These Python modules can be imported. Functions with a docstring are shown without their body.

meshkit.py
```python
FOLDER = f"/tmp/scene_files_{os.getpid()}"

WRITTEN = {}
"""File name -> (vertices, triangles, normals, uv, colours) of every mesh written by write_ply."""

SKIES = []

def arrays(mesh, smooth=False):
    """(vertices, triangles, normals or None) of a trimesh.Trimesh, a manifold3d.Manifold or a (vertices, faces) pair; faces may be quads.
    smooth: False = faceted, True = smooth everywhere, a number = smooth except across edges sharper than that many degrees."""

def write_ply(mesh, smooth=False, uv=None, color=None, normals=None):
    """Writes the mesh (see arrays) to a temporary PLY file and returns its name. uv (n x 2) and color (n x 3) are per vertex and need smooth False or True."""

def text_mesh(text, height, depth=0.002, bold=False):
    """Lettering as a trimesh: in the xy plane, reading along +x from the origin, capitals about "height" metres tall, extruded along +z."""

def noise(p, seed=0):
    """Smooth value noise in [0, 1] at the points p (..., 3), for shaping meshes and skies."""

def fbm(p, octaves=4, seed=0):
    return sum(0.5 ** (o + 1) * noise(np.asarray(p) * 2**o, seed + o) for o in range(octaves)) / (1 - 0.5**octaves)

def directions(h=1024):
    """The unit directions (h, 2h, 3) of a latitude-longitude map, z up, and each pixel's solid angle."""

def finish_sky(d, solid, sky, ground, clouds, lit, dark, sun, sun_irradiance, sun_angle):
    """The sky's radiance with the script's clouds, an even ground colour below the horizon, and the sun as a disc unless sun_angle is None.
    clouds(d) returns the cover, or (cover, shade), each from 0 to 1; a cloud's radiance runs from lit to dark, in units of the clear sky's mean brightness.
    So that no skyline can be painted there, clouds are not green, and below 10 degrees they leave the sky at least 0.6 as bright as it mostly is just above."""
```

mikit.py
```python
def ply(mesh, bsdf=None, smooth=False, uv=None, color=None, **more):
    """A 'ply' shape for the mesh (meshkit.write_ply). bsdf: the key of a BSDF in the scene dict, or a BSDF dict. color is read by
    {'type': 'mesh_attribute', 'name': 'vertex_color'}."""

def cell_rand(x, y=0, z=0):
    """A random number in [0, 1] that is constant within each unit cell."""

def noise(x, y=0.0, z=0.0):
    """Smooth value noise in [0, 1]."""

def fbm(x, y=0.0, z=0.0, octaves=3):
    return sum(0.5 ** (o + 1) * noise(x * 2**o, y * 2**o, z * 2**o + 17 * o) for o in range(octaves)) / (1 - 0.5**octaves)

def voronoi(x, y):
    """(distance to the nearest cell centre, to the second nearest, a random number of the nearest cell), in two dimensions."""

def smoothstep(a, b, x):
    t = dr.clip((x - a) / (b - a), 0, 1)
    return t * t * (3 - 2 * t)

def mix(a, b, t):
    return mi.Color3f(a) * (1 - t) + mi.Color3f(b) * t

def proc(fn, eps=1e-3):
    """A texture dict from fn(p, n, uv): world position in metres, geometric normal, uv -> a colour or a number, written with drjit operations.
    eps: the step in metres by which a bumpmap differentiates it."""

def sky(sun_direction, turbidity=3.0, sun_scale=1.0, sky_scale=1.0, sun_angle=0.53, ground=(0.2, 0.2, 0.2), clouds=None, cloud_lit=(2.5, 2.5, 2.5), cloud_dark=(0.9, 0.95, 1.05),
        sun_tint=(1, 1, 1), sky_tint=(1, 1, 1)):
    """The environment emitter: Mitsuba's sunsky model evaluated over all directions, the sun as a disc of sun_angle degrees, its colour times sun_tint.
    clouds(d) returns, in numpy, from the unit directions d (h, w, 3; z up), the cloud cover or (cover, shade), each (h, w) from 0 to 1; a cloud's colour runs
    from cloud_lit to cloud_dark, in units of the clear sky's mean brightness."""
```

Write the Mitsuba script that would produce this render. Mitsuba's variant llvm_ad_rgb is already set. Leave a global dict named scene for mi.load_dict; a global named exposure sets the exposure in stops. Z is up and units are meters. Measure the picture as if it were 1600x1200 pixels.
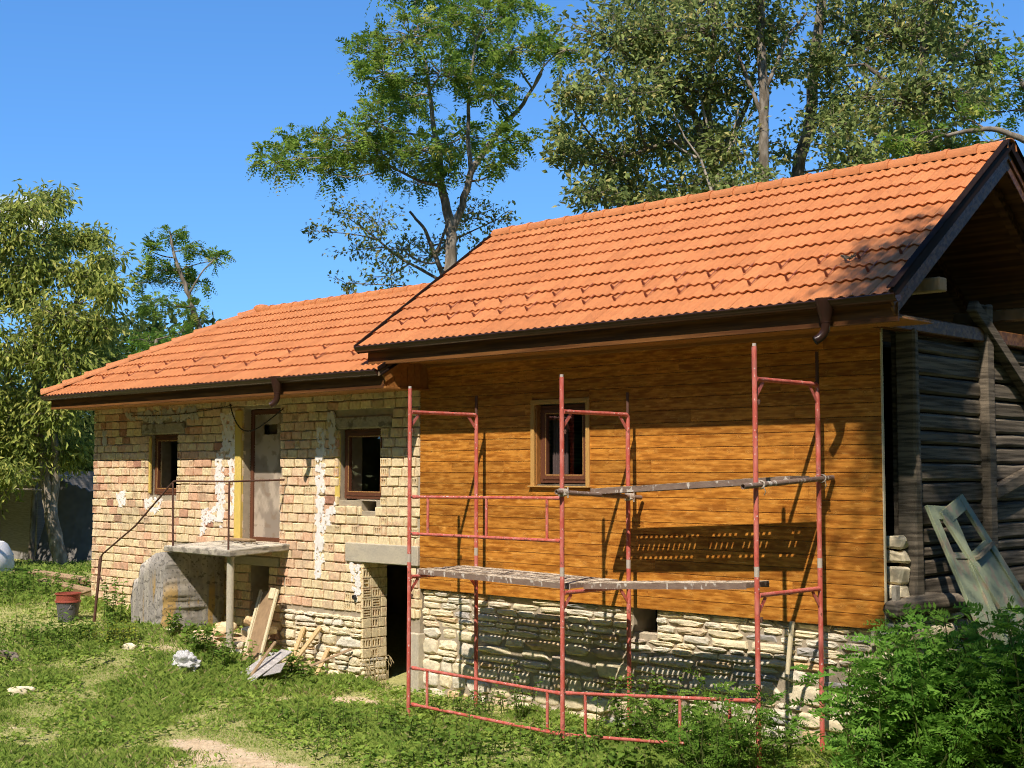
import math, json
import numpy as np
import trimesh, mapbox_earcut
import drjit as dr
import mitsuba as mi
import mikit, meshkit
from mikit import proc, noise, fbm, mix, smoothstep, cell_rand
from shapely import union_all
from shapely.geometry import Polygon, box as sbox

T = mi.ScalarTransform4f
scene, labels = {'type': 'scene'}, {}

# ------------------------------------------------------------------ camera, sky, exposure
EYE = np.array([0.0, -12.5, 3.0])
YAW, PITCH = math.radians(44.0), math.radians(3.7)
FWD = np.array([-math.sin(YAW) * math.cos(PITCH), math.cos(YAW) * math.cos(PITCH), math.sin(PITCH)])
scene['camera'] = {'type': 'perspective', 'fov': 2 * math.degrees(math.atan(800 / 2110.0)), 'fov_axis': 'x', 'near_clip': 0.1, 'far_clip': 3000.0,
                   'to_world': T().look_at(origin=EYE.tolist(), target=(EYE + FWD).tolist(), up=[0, 0, 1])}
SUN = (0.42, -1.0, 1.18)


def clouds(d):
    az = np.degrees(np.arctan2(d[..., 0], d[..., 1]))
    el = np.degrees(np.arcsin(np.clip(d[..., 2], -1, 1)))
    n = meshkit.fbm(np.stack([az / 1.6, el / .8, 0 * az], -1), 5, 3)
    far = meshkit.fbm(np.stack([az / 14, el / 7, 0 * az + 4], -1), 3, 8)
    band = np.exp(-((el - 10.4) / 1.0) ** 2 - ((az + 63.8) / 2.2) ** 2)
    c = np.clip((n * 0.9 + band * 0.62 - 0.85 + 0.0 * far) * 6, 0, 1)
    return c, np.clip(0.75 - n, 0, 1) * 0.6


scene['sky'] = mikit.sky(SUN, turbidity=3.0, sun_tint=(.94, 1.0, 1.17), sky_tint=(.58, .97, 1.34), clouds=clouds, cloud_lit=(4.2, 4.2, 4.2), cloud_dark=(2.2, 2.4, 2.6))
exposure = 2.0

# ------------------------------------------------------------------ helpers
rng = np.random.default_rng(7)


def add(key, mesh, mat, uv=None, smooth=False, color=None):
    k, n = key, 0
    while k in scene:
        n += 1
        k = '%s_%03d' % (key, n)
    if smooth is not True and smooth is not False and (uv is not None):
        v_, f_, _ = meshkit.arrays(mesh, smooth)
        mesh, smooth = (v_, f_), True
    if uv is not None:
        nv = len(mesh[0]) if isinstance(mesh, tuple) else len(mesh.vertices)
        uv = np.asarray(uv, float)
        if uv.ndim == 1:
            uv = np.tile(uv, (nv, 1))
    scene[k] = mikit.ply(mesh, mat, smooth=smooth, uv=uv, color=color)
    return k


def tag(key, label=None, cat=None, group=None, kind=None):
    e = labels.setdefault(key, {})
    for n, v in (('label', label), ('category', cat), ('group', group), ('kind', kind)):
        if v:
            e[n] = v
    return key


def new(name):
    k, n = name, 0
    while k in labels or k in scene:
        n += 1
        k = '%s_%03d' % (name, n)
    labels[k] = {}
    return k


def rnd(a=0.0, b=1.0):
    return float(rng.uniform(a, b))


def cat(*ms):
    """joins (v, f) pairs"""
    v, f, n = [], [], 0
    for a, b in ms:
        v.append(np.asarray(a, float)); f.append(np.asarray(b, int) + n); n += len(a)
    return np.vstack(v), np.vstack(f)


_B = np.array([[x, y, z] for x in (0, 1) for y in (0, 1) for z in (0, 1)], float)
_BF = np.array([[0, 1, 3], [0, 3, 2], [4, 6, 7], [4, 7, 5], [0, 4, 5], [0, 5, 1], [2, 3, 7], [2, 7, 6], [0, 2, 6], [0, 6, 4], [1, 5, 7], [1, 7, 3]])


def box(x0, x1, y0, y1, z0, z1):
    return _B * [x1 - x0, y1 - y0, z1 - z0] + [x0, y0, z0], _BF


def _cb():
    v = []
    for s in np.ndindex(2, 2, 2):
        for a in range(3):
            v.append((s, a))
    pts = np.array([[(-1 if not s[k] else 1) * (1.0 if k == a else 0.9) for k in range(3)] for s, a in v])
    hull = trimesh.convex.convex_hull(pts)
    idx = np.array([np.argmin(np.sum((pts - p) ** 2, 1)) for p in hull.vertices])
    return v, idx[hull.faces]


_CV, _CF = _cb()
_CS = np.array([[(-1 if not s[k] else 1) for k in range(3)] for s, a in _CV], float)
_CA = np.array([[1.0 if k == a else 0.0 for k in range(3)] for s, a in _CV])


def cbox(x0, x1, y0, y1, z0, z1, b=0.006, jit=0.0):
    """a box with chamfered edges, 24 vertices"""
    half = np.array([x1 - x0, y1 - y0, z1 - z0]) / 2
    c = np.array([x1 + x0, y1 + y0, z1 + z0]) / 2
    b = min(b, half.min() * 0.8)
    v = c + _CS * (half - b * (1 - _CA))
    if jit:
        off = rng.normal(0, jit, (8, 3))
        v = v + np.repeat(off, 3, 0)
    return v, _CF


def frame_of(d):
    d = np.asarray(d, float) / np.linalg.norm(d)
    a = np.cross(d, [0, 0, 1.0] if abs(d[2]) < 0.9 else [1.0, 0, 0])
    a /= np.linalg.norm(a)
    return a, np.cross(d, a), d


def tube(pts, r, n=10, cap=True):
    pts = np.asarray(pts, float)
    r = np.broadcast_to(np.asarray(r, float), (len(pts),))
    tang = np.gradient(pts, axis=0)
    a, b, _ = frame_of(tang[0])
    rings = []
    for p, t, q in zip(pts, tang, r):
        t = t / np.linalg.norm(t)
        a = a - t * (a @ t); a /= np.linalg.norm(a); b = np.cross(t, a)
        w = np.arange(n) / n * 2 * np.pi
        rings.append(p + q * (np.cos(w)[:, None] * a + np.sin(w)[:, None] * b))
    v = np.vstack(rings); f = []
    for i in range(len(pts) - 1):
        for j in range(n):
            k = (j + 1) % n
            f += [[i * n + j, i * n + k, (i + 1) * n + k], [i * n + j, (i + 1) * n + k, (i + 1) * n + j]]
    if cap:
        m = len(v); v = np.vstack([v, pts[:1], pts[-1:]]); e = (len(pts) - 1) * n
        for j in range(n):
            k = (j + 1) % n
            f += [[m, k, j], [m + 1, e + j, e + k]]
    return v, np.array(f)


def extrude(poly, depth):
    m = trimesh.creation.extrude_polygon(poly, depth, engine='earcut')
    return np.array(m.vertices), np.array(m.faces)


def wall_poly(poly, y0, y1):
    """polygon drawn in (x, z), extruded from y0 to y1"""
    v, f = extrude(poly, y1 - y0)
    return np.stack([v[:, 0], v[:, 2] + y0, v[:, 1]], 1), f[:, ::-1]


def obox(c, axes, half, b=0.004, jit=0.0):
    """chamfered box at c with given axis vectors (rows) and half sizes"""
    v, f = cbox(-half[0], half[0], -half[1], half[1], -half[2], half[2], b, jit)
    return np.asarray(c, float) + v @ np.asarray(axes, float), f


def beam(p, q, w, h, up=(0, 0, 1), b=0.004, jit=0.0):
    """square timber from p to q, w across, h along up"""
    p, q = np.asarray(p, float), np.asarray(q, float)
    d = q - p; L = np.linalg.norm(d); d /= L
    u = np.asarray(up, float); u = u - d * (u @ d); u /= np.linalg.norm(u)
    s = np.cross(u, d)
    return obox((p + q) / 2, [d, s, u], [L / 2, w / 2, h / 2], b, jit)


def lathe(profile, c, n=20):
    prof = np.asarray(profile, float)
    w = np.arange(n) / n * 2 * np.pi
    v = np.vstack([np.stack([r * np.cos(w), r * np.sin(w), 0 * w + z], 1) for r, z in prof]) + np.asarray(c, float)
    f = []
    for i in range(len(prof) - 1):
        for j in range(n):
            k = (j + 1) % n
            f += [[i * n + j, i * n + k, (i + 1) * n + k], [i * n + j, (i + 1) * n + k, (i + 1) * n + j]]
    return v, np.array(f)


def rock(c, size, seed, sub=2, rough=0.18, rot=0.0):
    m = trimesh.creation.icosphere(subdivisions=sub)
    v = np.array(m.vertices)
    v = np.sign(v) * np.abs(v) ** 0.75
    v = v * (1 + rough * 2 * (meshkit.fbm(v * 1.3 + seed * 7.1, 3, seed) - 0.5))[:, None] * np.asarray(size)
    a = np.array([[math.cos(rot), -math.sin(rot), 0], [math.sin(rot), math.cos(rot), 0], [0, 0, 1]])
    return v @ a.T + np.asarray(c, float), np.array(m.faces)


# ------------------------------------------------------------------ materials
def rgb(*c):
    return {'type': 'rgb', 'value': list(c)}


def C(*c):
    return mi.Color3f(*c)


def mat(key, color, rough=0.8, spec=0.3, two=True, **kw):
    b = {'type': 'principled', 'base_color': color if isinstance(color, dict) else rgb(*color), 'roughness': rough, 'specular': spec, **kw}
    scene[key] = {'type': 'twosided', 'bsdf': b} if two else b


def m_brick(p, n, uv):
    t, s = uv.x, uv.y
    c = mix(C(.75, .62, .375), C(.73, .54, .35), smoothstep(.35, .7, t))
    c = mix(c, C(.66, .41, .26), smoothstep(.80, .90, t))
    c = mix(c, C(.40, .21, .14), smoothstep(.96, .985, t))
    m = fbm(p.x * 9 + s * 40, p.y * 9, p.z * 9, 3)
    c = mix(c, C(.62, .36, .22), smoothstep(.55, .78, m) * .5)
    g = fbm(p.x * 40 + s * 9, p.y * 40, p.z * 22, 2)
    stain = smoothstep(.60, .8, fbm(p.x * 3.1, p.y * 3.1, p.z * 2.3 + 5, 3))
    return mix(c * (.72 + .56 * g), C(.40, .33, .22), stain * .4)


def m_tile(p, n, uv):
    t = uv.x
    c = mix(C(.47, .172, .057), C(.53, .205, .072), t)
    c = c * (.94 + .12 * uv.y)
    return c * (.91 + .18 * fbm(p.x * 14, p.y * 14, p.z * 14 + uv.y * 9, 3))


def m_stone(p, n, uv):
    t, s = uv.x, uv.y
    c = mix(C(.75, .66, .445), C(.67, .62, .49), smoothstep(.3, .6, t))
    c = mix(c, C(.62, .45, .25), smoothstep(.75, .9, t))
    c = mix(c, C(.40, .39, .36), smoothstep(.92, .98, t))
    g = fbm(p.x * 17 + s * 20, p.y * 17, p.z * 22, 4)
    return c * (.55 + .85 * g)


def m_mortar(p, n, uv):
    g = fbm(p.x * 14, p.y * 14, p.z * 14, 4)
    return mix(C(.30, .25, .18), C(.46, .40, .29), g)


def m_plank(p, n, uv):
    t, s = uv.x, uv.y
    w = p.x * 1.0 + s * 37
    q = fbm(w * 4.2, p.y * 3, p.z * 46 + s * 11, 4)
    q2 = fbm(w * 17, p.y * 3, p.z * 95 + s * 3, 3)
    blot = fbm(w * 10.0, s * 5, p.z * 21, 3)
    c = mix(C(.31, .104, .011), C(.57, .245, .038), smoothstep(.28, .68, q * .55 + blot * .45))
    c = mix(c, C(.74, .42, .11), smoothstep(.58, .78, q2 * .5 + blot * .5) * .6)
    c = mix(c, C(.22, .068, .008), smoothstep(.54, .74, fbm(w * 2.2, s * 9, p.z * 10 + 7, 4)) * .65)
    kx, kz = dr.floor(w * 3.3), dr.floor(p.z * 7.0 + s * 3)
    rx, rz = cell_rand(kx, kz, 1), cell_rand(kx, kz, 2)
    dx, dz = (w * 3.3 - kx - .25 - .5 * rx) / 3.3, (p.z * 7.0 + s * 3 - kz - .3 - .4 * rz) / 7.0
    d = dr.sqrt(dx * dx * .8 + dz * dz * 1.3) + .016 * (blot - .5)
    on = dr.select(cell_rand(kx, kz, 5) > .55, 1.0, 0.0)
    ring = .5 + .5 * dr.sin(d * 420 + q * 6)
    c = mix(c, mix(C(.30, .10, .012), C(.62, .31, .07), ring), on * (1 - smoothstep(.010, .045, d)) * .75)
    return c * (.76 + .36 * t)


def m_log(p, n, uv):
    w = p.y * 1.0 + uv.y * 31 + p.x * .7
    q = fbm(w * 2.0, p.x * 4, p.z * 38 + uv.y * 7, 4)
    return mix(C(.06, .05, .036), C(.22, .185, .135), smoothstep(.2, .8, q)) * (.75 + .5 * uv.x)


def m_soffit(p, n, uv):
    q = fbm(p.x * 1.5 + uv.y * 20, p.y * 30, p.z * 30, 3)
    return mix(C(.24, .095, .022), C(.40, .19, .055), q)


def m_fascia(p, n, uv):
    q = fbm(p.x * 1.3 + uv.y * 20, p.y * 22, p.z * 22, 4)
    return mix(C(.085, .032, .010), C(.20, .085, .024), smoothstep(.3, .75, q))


def m_redpaint(p, n, uv):
    g = fbm(p.x * 22, p.y * 22, p.z * 7, 3)
    d = fbm(p.x * 60, p.y * 60, p.z * 30, 2)
    c = mix(C(.50, .105, .075), C(.56, .17, .135), smoothstep(.35, .65, g))
    c = mix(c, C(.17, .07, .045), smoothstep(.70, .78, fbm(p.x * 30 + 3, p.y * 30, p.z * 13, 3)) * .8)
    return mix(c, C(.72, .60, .54), smoothstep(.74, .80, d) * .8)


def m_steelbrown(p, n, uv):
    g = fbm(p.x * 12, p.y * 30, p.z * 30, 3)
    c = mix(C(.16, .105, .08), C(.27, .20, .155), g)
    return mix(c, C(.55, .50, .43), smoothstep(.62, .72, fbm(p.x * 25, p.y * 40, p.z * 9, 3)) * smoothstep(-.2, .6, uv.x))


def m_decktop(p, n, uv):
    g = fbm(p.x * 16, p.y * 22, 0, 4)
    return mix(C(.17, .13, .09), C(.42, .36, .27), smoothstep(.35, .62, g))


def m_concrete(p, n, uv):
    g = fbm(p.x * 6, p.y * 6, p.z * 6, 4)
    f = fbm(p.x * 40, p.y * 40, p.z * 40, 2)
    c = mix(C(.30, .275, .22), C(.47, .43, .34), g)
    spot = smoothstep(.50, .66, fbm(p.x * 9 + 7, p.y * 9, p.z * 9, 4))
    return mix(c, C(.13, .12, .10), spot * .7) * (.75 + .5 * f)


def m_lintel(p, n, uv):
    g = fbm(p.x * 4, p.y * 6, p.z * 9, 4)
    f = fbm(p.x * 50, p.y * 50, p.z * 50, 2)
    return mix(C(.40, .37, .30), C(.54, .48, .35), g) * (.85 + .3 * f)


def m_stump(p, n, uv):
    # cement render with lichen and rust-coloured run-off streaks
    f = fbm(p.x * 22, p.y * 22, p.z * 12, 4)
    c = mix(C(.20, .185, .16), C(.40, .375, .33), f)
    st = fbm(p.x * 7.5, p.y * 7.5, p.z * .5, 3)
    low = smoothstep(1.45, 1.05, p.z + .5 * (fbm(p.x * 5, p.y * 5, 3, 2) - .5))
    c = mix(c, C(.42, .27, .075), smoothstep(.53, .60, st) * low * .85)
    c = mix(c, C(.52, .48, .38), smoothstep(.46, .38, st) * .4)
    sp = smoothstep(.60, .70, fbm(p.x * 26, p.y * 26, p.z * 26, 3))
    return mix(c, C(.10, .095, .085), sp * .7)


def m_plaster(p, n, uv):
    g = fbm(p.x * 18, p.y * 18, p.z * 12, 4)
    return mix(mix(C(.82, .80, .76), C(.50, .49, .46), smoothstep(.4, .6, uv.x)), C(.66, .62, .54), smoothstep(.5, .75, g) * .5)


def m_doorpanel(p, n, uv):
    g = fbm(p.x * 3.2, 2, p.z * 2.4, 4)
    c = mix(C(.46, .39, .30), C(.28, .235, .185), smoothstep(.40, .58, g))
    return mix(c, C(.24, .18, .12), smoothstep(.60, .74, fbm(p.x * 7, 9, p.z * 7, 4)) * .7)


def m_oldwood(p, n, uv):
    g = fbm(p.x * 24 + uv.y * 9, p.y * 24, p.z * 5, 4)
    a = mix(C(.27, .18, .10), C(.50, .37, .22), uv.x)
    return mix(a * .7, a * 1.25, g)


def m_greyboard(p, n, uv):
    g = fbm(p.x * 7 + uv.y * 9, p.y * 7, p.z * 45, 4)
    return mix(C(.22, .21, .20), C(.47, .45, .43), g) * (.8 + .4 * uv.x)


def m_green(p, n, uv):
    g = fbm(p.x * 9, p.y * 9, p.z * 3.5, 4)
    c = mix(C(.17, .21, .13), C(.29, .33, .20), g)
    return mix(c, C(.27, .22, .15), smoothstep(.55, .66, fbm(p.x * 14 + 4, p.y * 14, p.z * 5, 4)) * .85)


def m_bark(p, n, uv):
    g = fbm(p.x * 16, p.y * 16, p.z * 5, 4)
    return mix(mix(C(.10, .08, .055), C(.20, .17, .125), uv.x), mix(C(.22, .19, .14), C(.42, .37, .30), uv.x), smoothstep(.3, .75, g))


def m_ground(p, n, uv):
    b = uv.x
    f = fbm(p.x * 9, p.y * 9, 0, 4)
    g = fbm(p.x * 45, p.y * 45, 1, 3)
    soil = mix(C(.40, .30, .18), C(.56, .46, .31), f) * (.75 + .5 * g)
    litter = mix(C(.18, .20, .06), C(.40, .37, .16), g)
    return mix(litter, soil, smoothstep(.35, .65, b + .5 * (f - .5)))


def m_tarp(p, n, uv):
    g = fbm(p.x * 6, p.y * 6, p.z * 6, 3)
    return mix(C(.12, .115, .105), C(.21, .20, .18), g)


mat('m_brick', proc(m_brick), .9, .2)
mat('m_tile', proc(m_tile), .62, .35)
mat('m_stone', proc(m_stone), .92, .15)
mat('m_mortar', proc(m_mortar), .95, .1)
mat('m_plank', proc(m_plank), .5, .32)
mat('m_log', proc(m_log), .85, .2)
mat('m_soffit', proc(m_soffit), .5, .35)
mat('m_fascia', proc(m_fascia), .5, .35)
mat('m_redpaint', proc(m_redpaint), .5, .35)
mat('m_steelbrown', proc(m_steelbrown), .7, .3)
mat('m_decktop', proc(m_decktop), .85, .2)
mat('m_concrete', proc(m_concrete), .95, .15)
mat('m_lintel', proc(m_lintel), .95, .15)
mat('m_stump', proc(m_stump), .95, .15)
mat('m_plaster', proc(m_plaster), .95, .15)
mat('m_doorpanel', proc(m_doorpanel), .6, .3)
mat('m_oldwood', proc(m_oldwood), .8, .2)
mat('m_greyboard', proc(m_greyboard), .85, .2)
mat('m_green', proc(m_green), .6, .3)
mat('m_bark', proc(m_bark), .95, .1)
mat('m_ground', proc(m_ground), .97, .05)
mat('m_tarp', proc(m_tarp), .6, .3)
mat('m_gutter', (.045, .020, .013), .33, .4)
mat('m_flashing', (.020, .012, .009), .65, .06)
mat('m_winframe', (.13, .052, .028), .32, .5)
mat('m_wintrim', (.50, .29, .09), .5, .35)
mat('m_zinc', (.62, .60, .55), .28, .5, metallic=.9)
mat('m_foam', (.66, .50, .13), .9, .2)
mat('m_board', (.22, .16, .10), .9, .1)
mat('m_interior', (.30, .27, .22), .95, .1)
mat('m_rust', (.11, .055, .038), .7, .3)
mat('m_white', (.72, .73, .74), .45, .4)
mat('m_bag', (.50, .51, .50), .4, .4)
mat('m_curtain', (.11, .08, .075), .8, .2)
mat('m_bucket', (.10, .10, .11), .5, .4)
mat('m_redplastic', (.30, .075, .05), .45, .4)
mat('m_cable', (.03, .028, .025), .6, .3)
mat('m_wire', (.45, .40, .33), .6, .3)
mat('m_stake', (.62, .44, .22), .7, .25)
mat('m_cream', (.62, .55, .36), .7, .25)
scene['m_pane'] = {'type': 'thindielectric', 'int_ior': 1.5}
scene['m_leaf'] = {'type': 'principledthin', 'base_color': {'type': 'mesh_attribute', 'name': 'vertex_color'}, 'roughness': .5, 'diff_trans': 0.8, 'eta': 1.35}


# ------------------------------------------------------------------ terrain
def S(t):
    t = np.clip(t, 0, 1)
    return t * t * (3 - 2 * t)


def ground_z(x, y):
    x, y = np.asarray(x, float), np.asarray(y, float)
    z = .50 * S((-x - 15.2) / 2.6) * S((y + 5.5) / 4.5) + .25 * S((-x - 19) / 8) + .02 * np.clip(-x - 30, 0, 60)
    z = z + .25 * S((x + 8.5) / 2.5) * S((y + 3) / 3)
    c = -.694 * x + .720 * (y + 12.5)
    z = z + 1.45 * S((10.5 - c) / 8.5) * S((14 - np.hypot(x, y + 12.5)) / 4)
    return z + .05 * np.clip(y - 6, 0, 80) + .03 * np.clip(np.hypot(x + 10, y - 5) - 60, 0, 140)


def bareness(x, y):
    """how bare the soil is, 0 to 1"""
    x, y = np.asarray(x, float), np.asarray(y, float)
    p = np.stack([x * .55, y * .55, 0 * x], -1)
    b = .55 * (meshkit.fbm(p + 3, 4, 5) - .62) * 4
    b = b + .8 * (meshkit.fbm(np.stack([x * 1.7, y * 1.7, 0 * x], -1), 3, 9) - .55)
    for cx, cy, rx, ry, s in ((-12.9, -4.0, 1.0, .45, 1.0), (-13.9, -1.0, .9, .5, 1.0), (-11.7, -4.2, 1.3, .5, .9), (-12.0, -4.9, 1.2, .4, .8),
                              (-19.4, -3.3, 1.6, .45, .9), (-15.2, -5.0, 1.6, .4, .6), (-18.0, -1.8, 1.0, .3, .7), (-23.6, -1.3, 1.5, .4, .7), (-11.3, -.7, 1.6, .5, .9), (-17.2, -.7, 1.2, .8, 1.0)):
        e = ((x - cx) / rx) ** 2 + ((y - cy) / ry) ** 2
        b = b + s * np.exp(-e * 1.2)
    return np.clip(b, 0, 1)


def build_ground():
    far = np.array([1, 2.5, 5, 9, 15, 25, 40, 65, 100, 150, 220, 320])
    xs = np.concatenate([-36 - far[::-1] * 1.0, np.arange(-36, -2, .1), -2 + np.arange(0, 8, .5), 6 + far])
    ys = np.concatenate([-14 - far[::-1], np.arange(-14, -7, .5), np.arange(-7, 4, .1), np.arange(4, 12, .8), 12 + far])
    X, Y = np.meshgrid(xs, ys, indexing='ij')
    Z = ground_z(X, Y) + .05 * (meshkit.fbm(np.stack([X * .9, Y * .9, 0 * X], -1), 4, 2) - .5) * (np.abs(X) < 60)
    nx, ny = X.shape
    i = np.arange(nx * ny).reshape(nx, ny)
    q = np.stack([i[:-1, :-1], i[1:, :-1], i[1:, 1:], i[:-1, 1:]], -1).reshape(-1, 4)
    v = np.stack([X, Y, Z], -1).reshape(-1, 3)
    B = bareness(X, Y).reshape(-1)
    f = np.vstack([q[:, [0, 1, 2]], q[:, [0, 2, 3]]])
    add('ground', (v, f), 'm_ground', uv=np.stack([B, 0 * B], 1), smooth=True)
    tag('ground', kind='structure', label='trodden yard of soil and thin grass sloping up to the left', cat='ground')


build_ground()

# ------------------------------------------------------------------ wall pieces
def cells(x0, x1, z0, z1, holes):
    """rectangles that fill [x0,x1]x[z0,z1] except the holes"""
    zs = sorted({z0, z1} | {min(max(h[k], z0), z1) for h in holes for k in (2, 3)})
    out = []
    for a, b in zip(zs[:-1], zs[1:]):
        if b - a < 1e-6:
            continue
        m, cur = (a + b) / 2, x0
        for h in sorted(h for h in holes if h[2] < m < h[3]):
            if h[0] > cur:
                out.append((cur, min(h[0], x1), a, b))
            cur = max(cur, h[1])
        if cur < x1:
            out.append((cur, x1, a, b))
    return out


def slots(u0, u1, z0, z1, n, horizontal=False):
    """front of a hollow brick in (u, z): solid bars left between n slots, plus a back"""
    m = .016
    if horizontal:
        hs = [(u0 + m, u1 - m, z0 + m + k * (z1 - z0 - m) / n, z0 + (k + 1) * (z1 - z0 - m) / n) for k in range(n)]
    else:
        hs = [(u0 + m + k * (u1 - u0 - m) / n, u0 + (k + 1) * (u1 - u0 - m) / n, z0 + m * 1.4, z1 - m * 1.4) for k in range(n)]
    return cells(u0, u1, z0, z1, hs)


def hollow_front(x0, x1, z0, z1, y, n=3, depth=.07, horizontal=False):
    """hollow brick whose slots face -y"""
    ps = [box(a, b, y, y + depth * .6, c, d) for a, b, c, d in slots(x0, x1, z0, z1, n, horizontal)]
    return cat(*ps, box(x0 + .001, x1 - .001, y + depth * .6 - .002, y + depth, z0 + .001, z1 - .001))


def hollow_side(y0, y1, z0, z1, x, n=3, depth=.07, horizontal=False):
    """hollow brick whose slots face +x"""
    ps = [box(x - depth * .6, x, a, b, c, d) for a, b, c, d in slots(y0, y1, z0, z1, n, horizontal)]
    return cat(*ps, box(x - depth, x - depth * .6 + .002, y0 + .001, y1 - .001, z0 + .001, z1 - .001))


def stone_rows(x0, x1, z0, z1, hmin, hmax, lmin, lmax, r):
    """irregular coursed stones: list of (x0, x1, z0, z1)"""
    out, z = [], z0
    while z < z1 - .03:
        hh = min(r.uniform(hmin, hmax), z1 - z)
        x = x0 - r.uniform(0, lmin)
        while x < x1:
            L = r.uniform(lmin, lmax) * (.6 + hh / hmax)
            if r.uniform() < .22 and hh > .1:          # two thin ones on top of each other
                s = r.uniform(.35, .65)
                out += [(x, x + L, z, z + hh * s), (x, x + L, z + hh * s, z + hh)]
            else:
                out.append((x, x + L, z, z + hh))
            x += L
        z += hh
    return out


_ST = trimesh.creation.icosphere(subdivisions=2)
_SV = np.array(_ST.vertices); _SF = np.array(_ST.faces)


def stone(x0, x1, z0, z1, y, proud, seed, axis='y', depth=.12, sq=.42):
    """a rough stone filling the rectangle, its face near y (front) or x (side)"""
    e = np.abs(_SV) ** sq * np.sign(_SV)
    n = meshkit.fbm(_SV * 1.5 + seed * 3.7, 3, seed % 97) - .5
    g = .012
    hw, hz = (x1 - x0) / 2 - g * .5, (z1 - z0) / 2 - g * .45
    w = 1 + .16 * (meshkit.fbm(_SV * 1.1 + seed * 1.9 + 50, 2, 3) - .55)
    v = np.stack([e[:, 0] * hw * w, e[:, 1] * depth / 2 * (1 + .55 * n), e[:, 2] * hz * w], 1)
    sh = math.sin(seed * 12.9) * .05
    v[:, 2] += v[:, 0] * sh
    v += [(x0 + x1) / 2, y + depth / 2 - proud, (z0 + z1) / 2]
    return v, _SF


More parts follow.
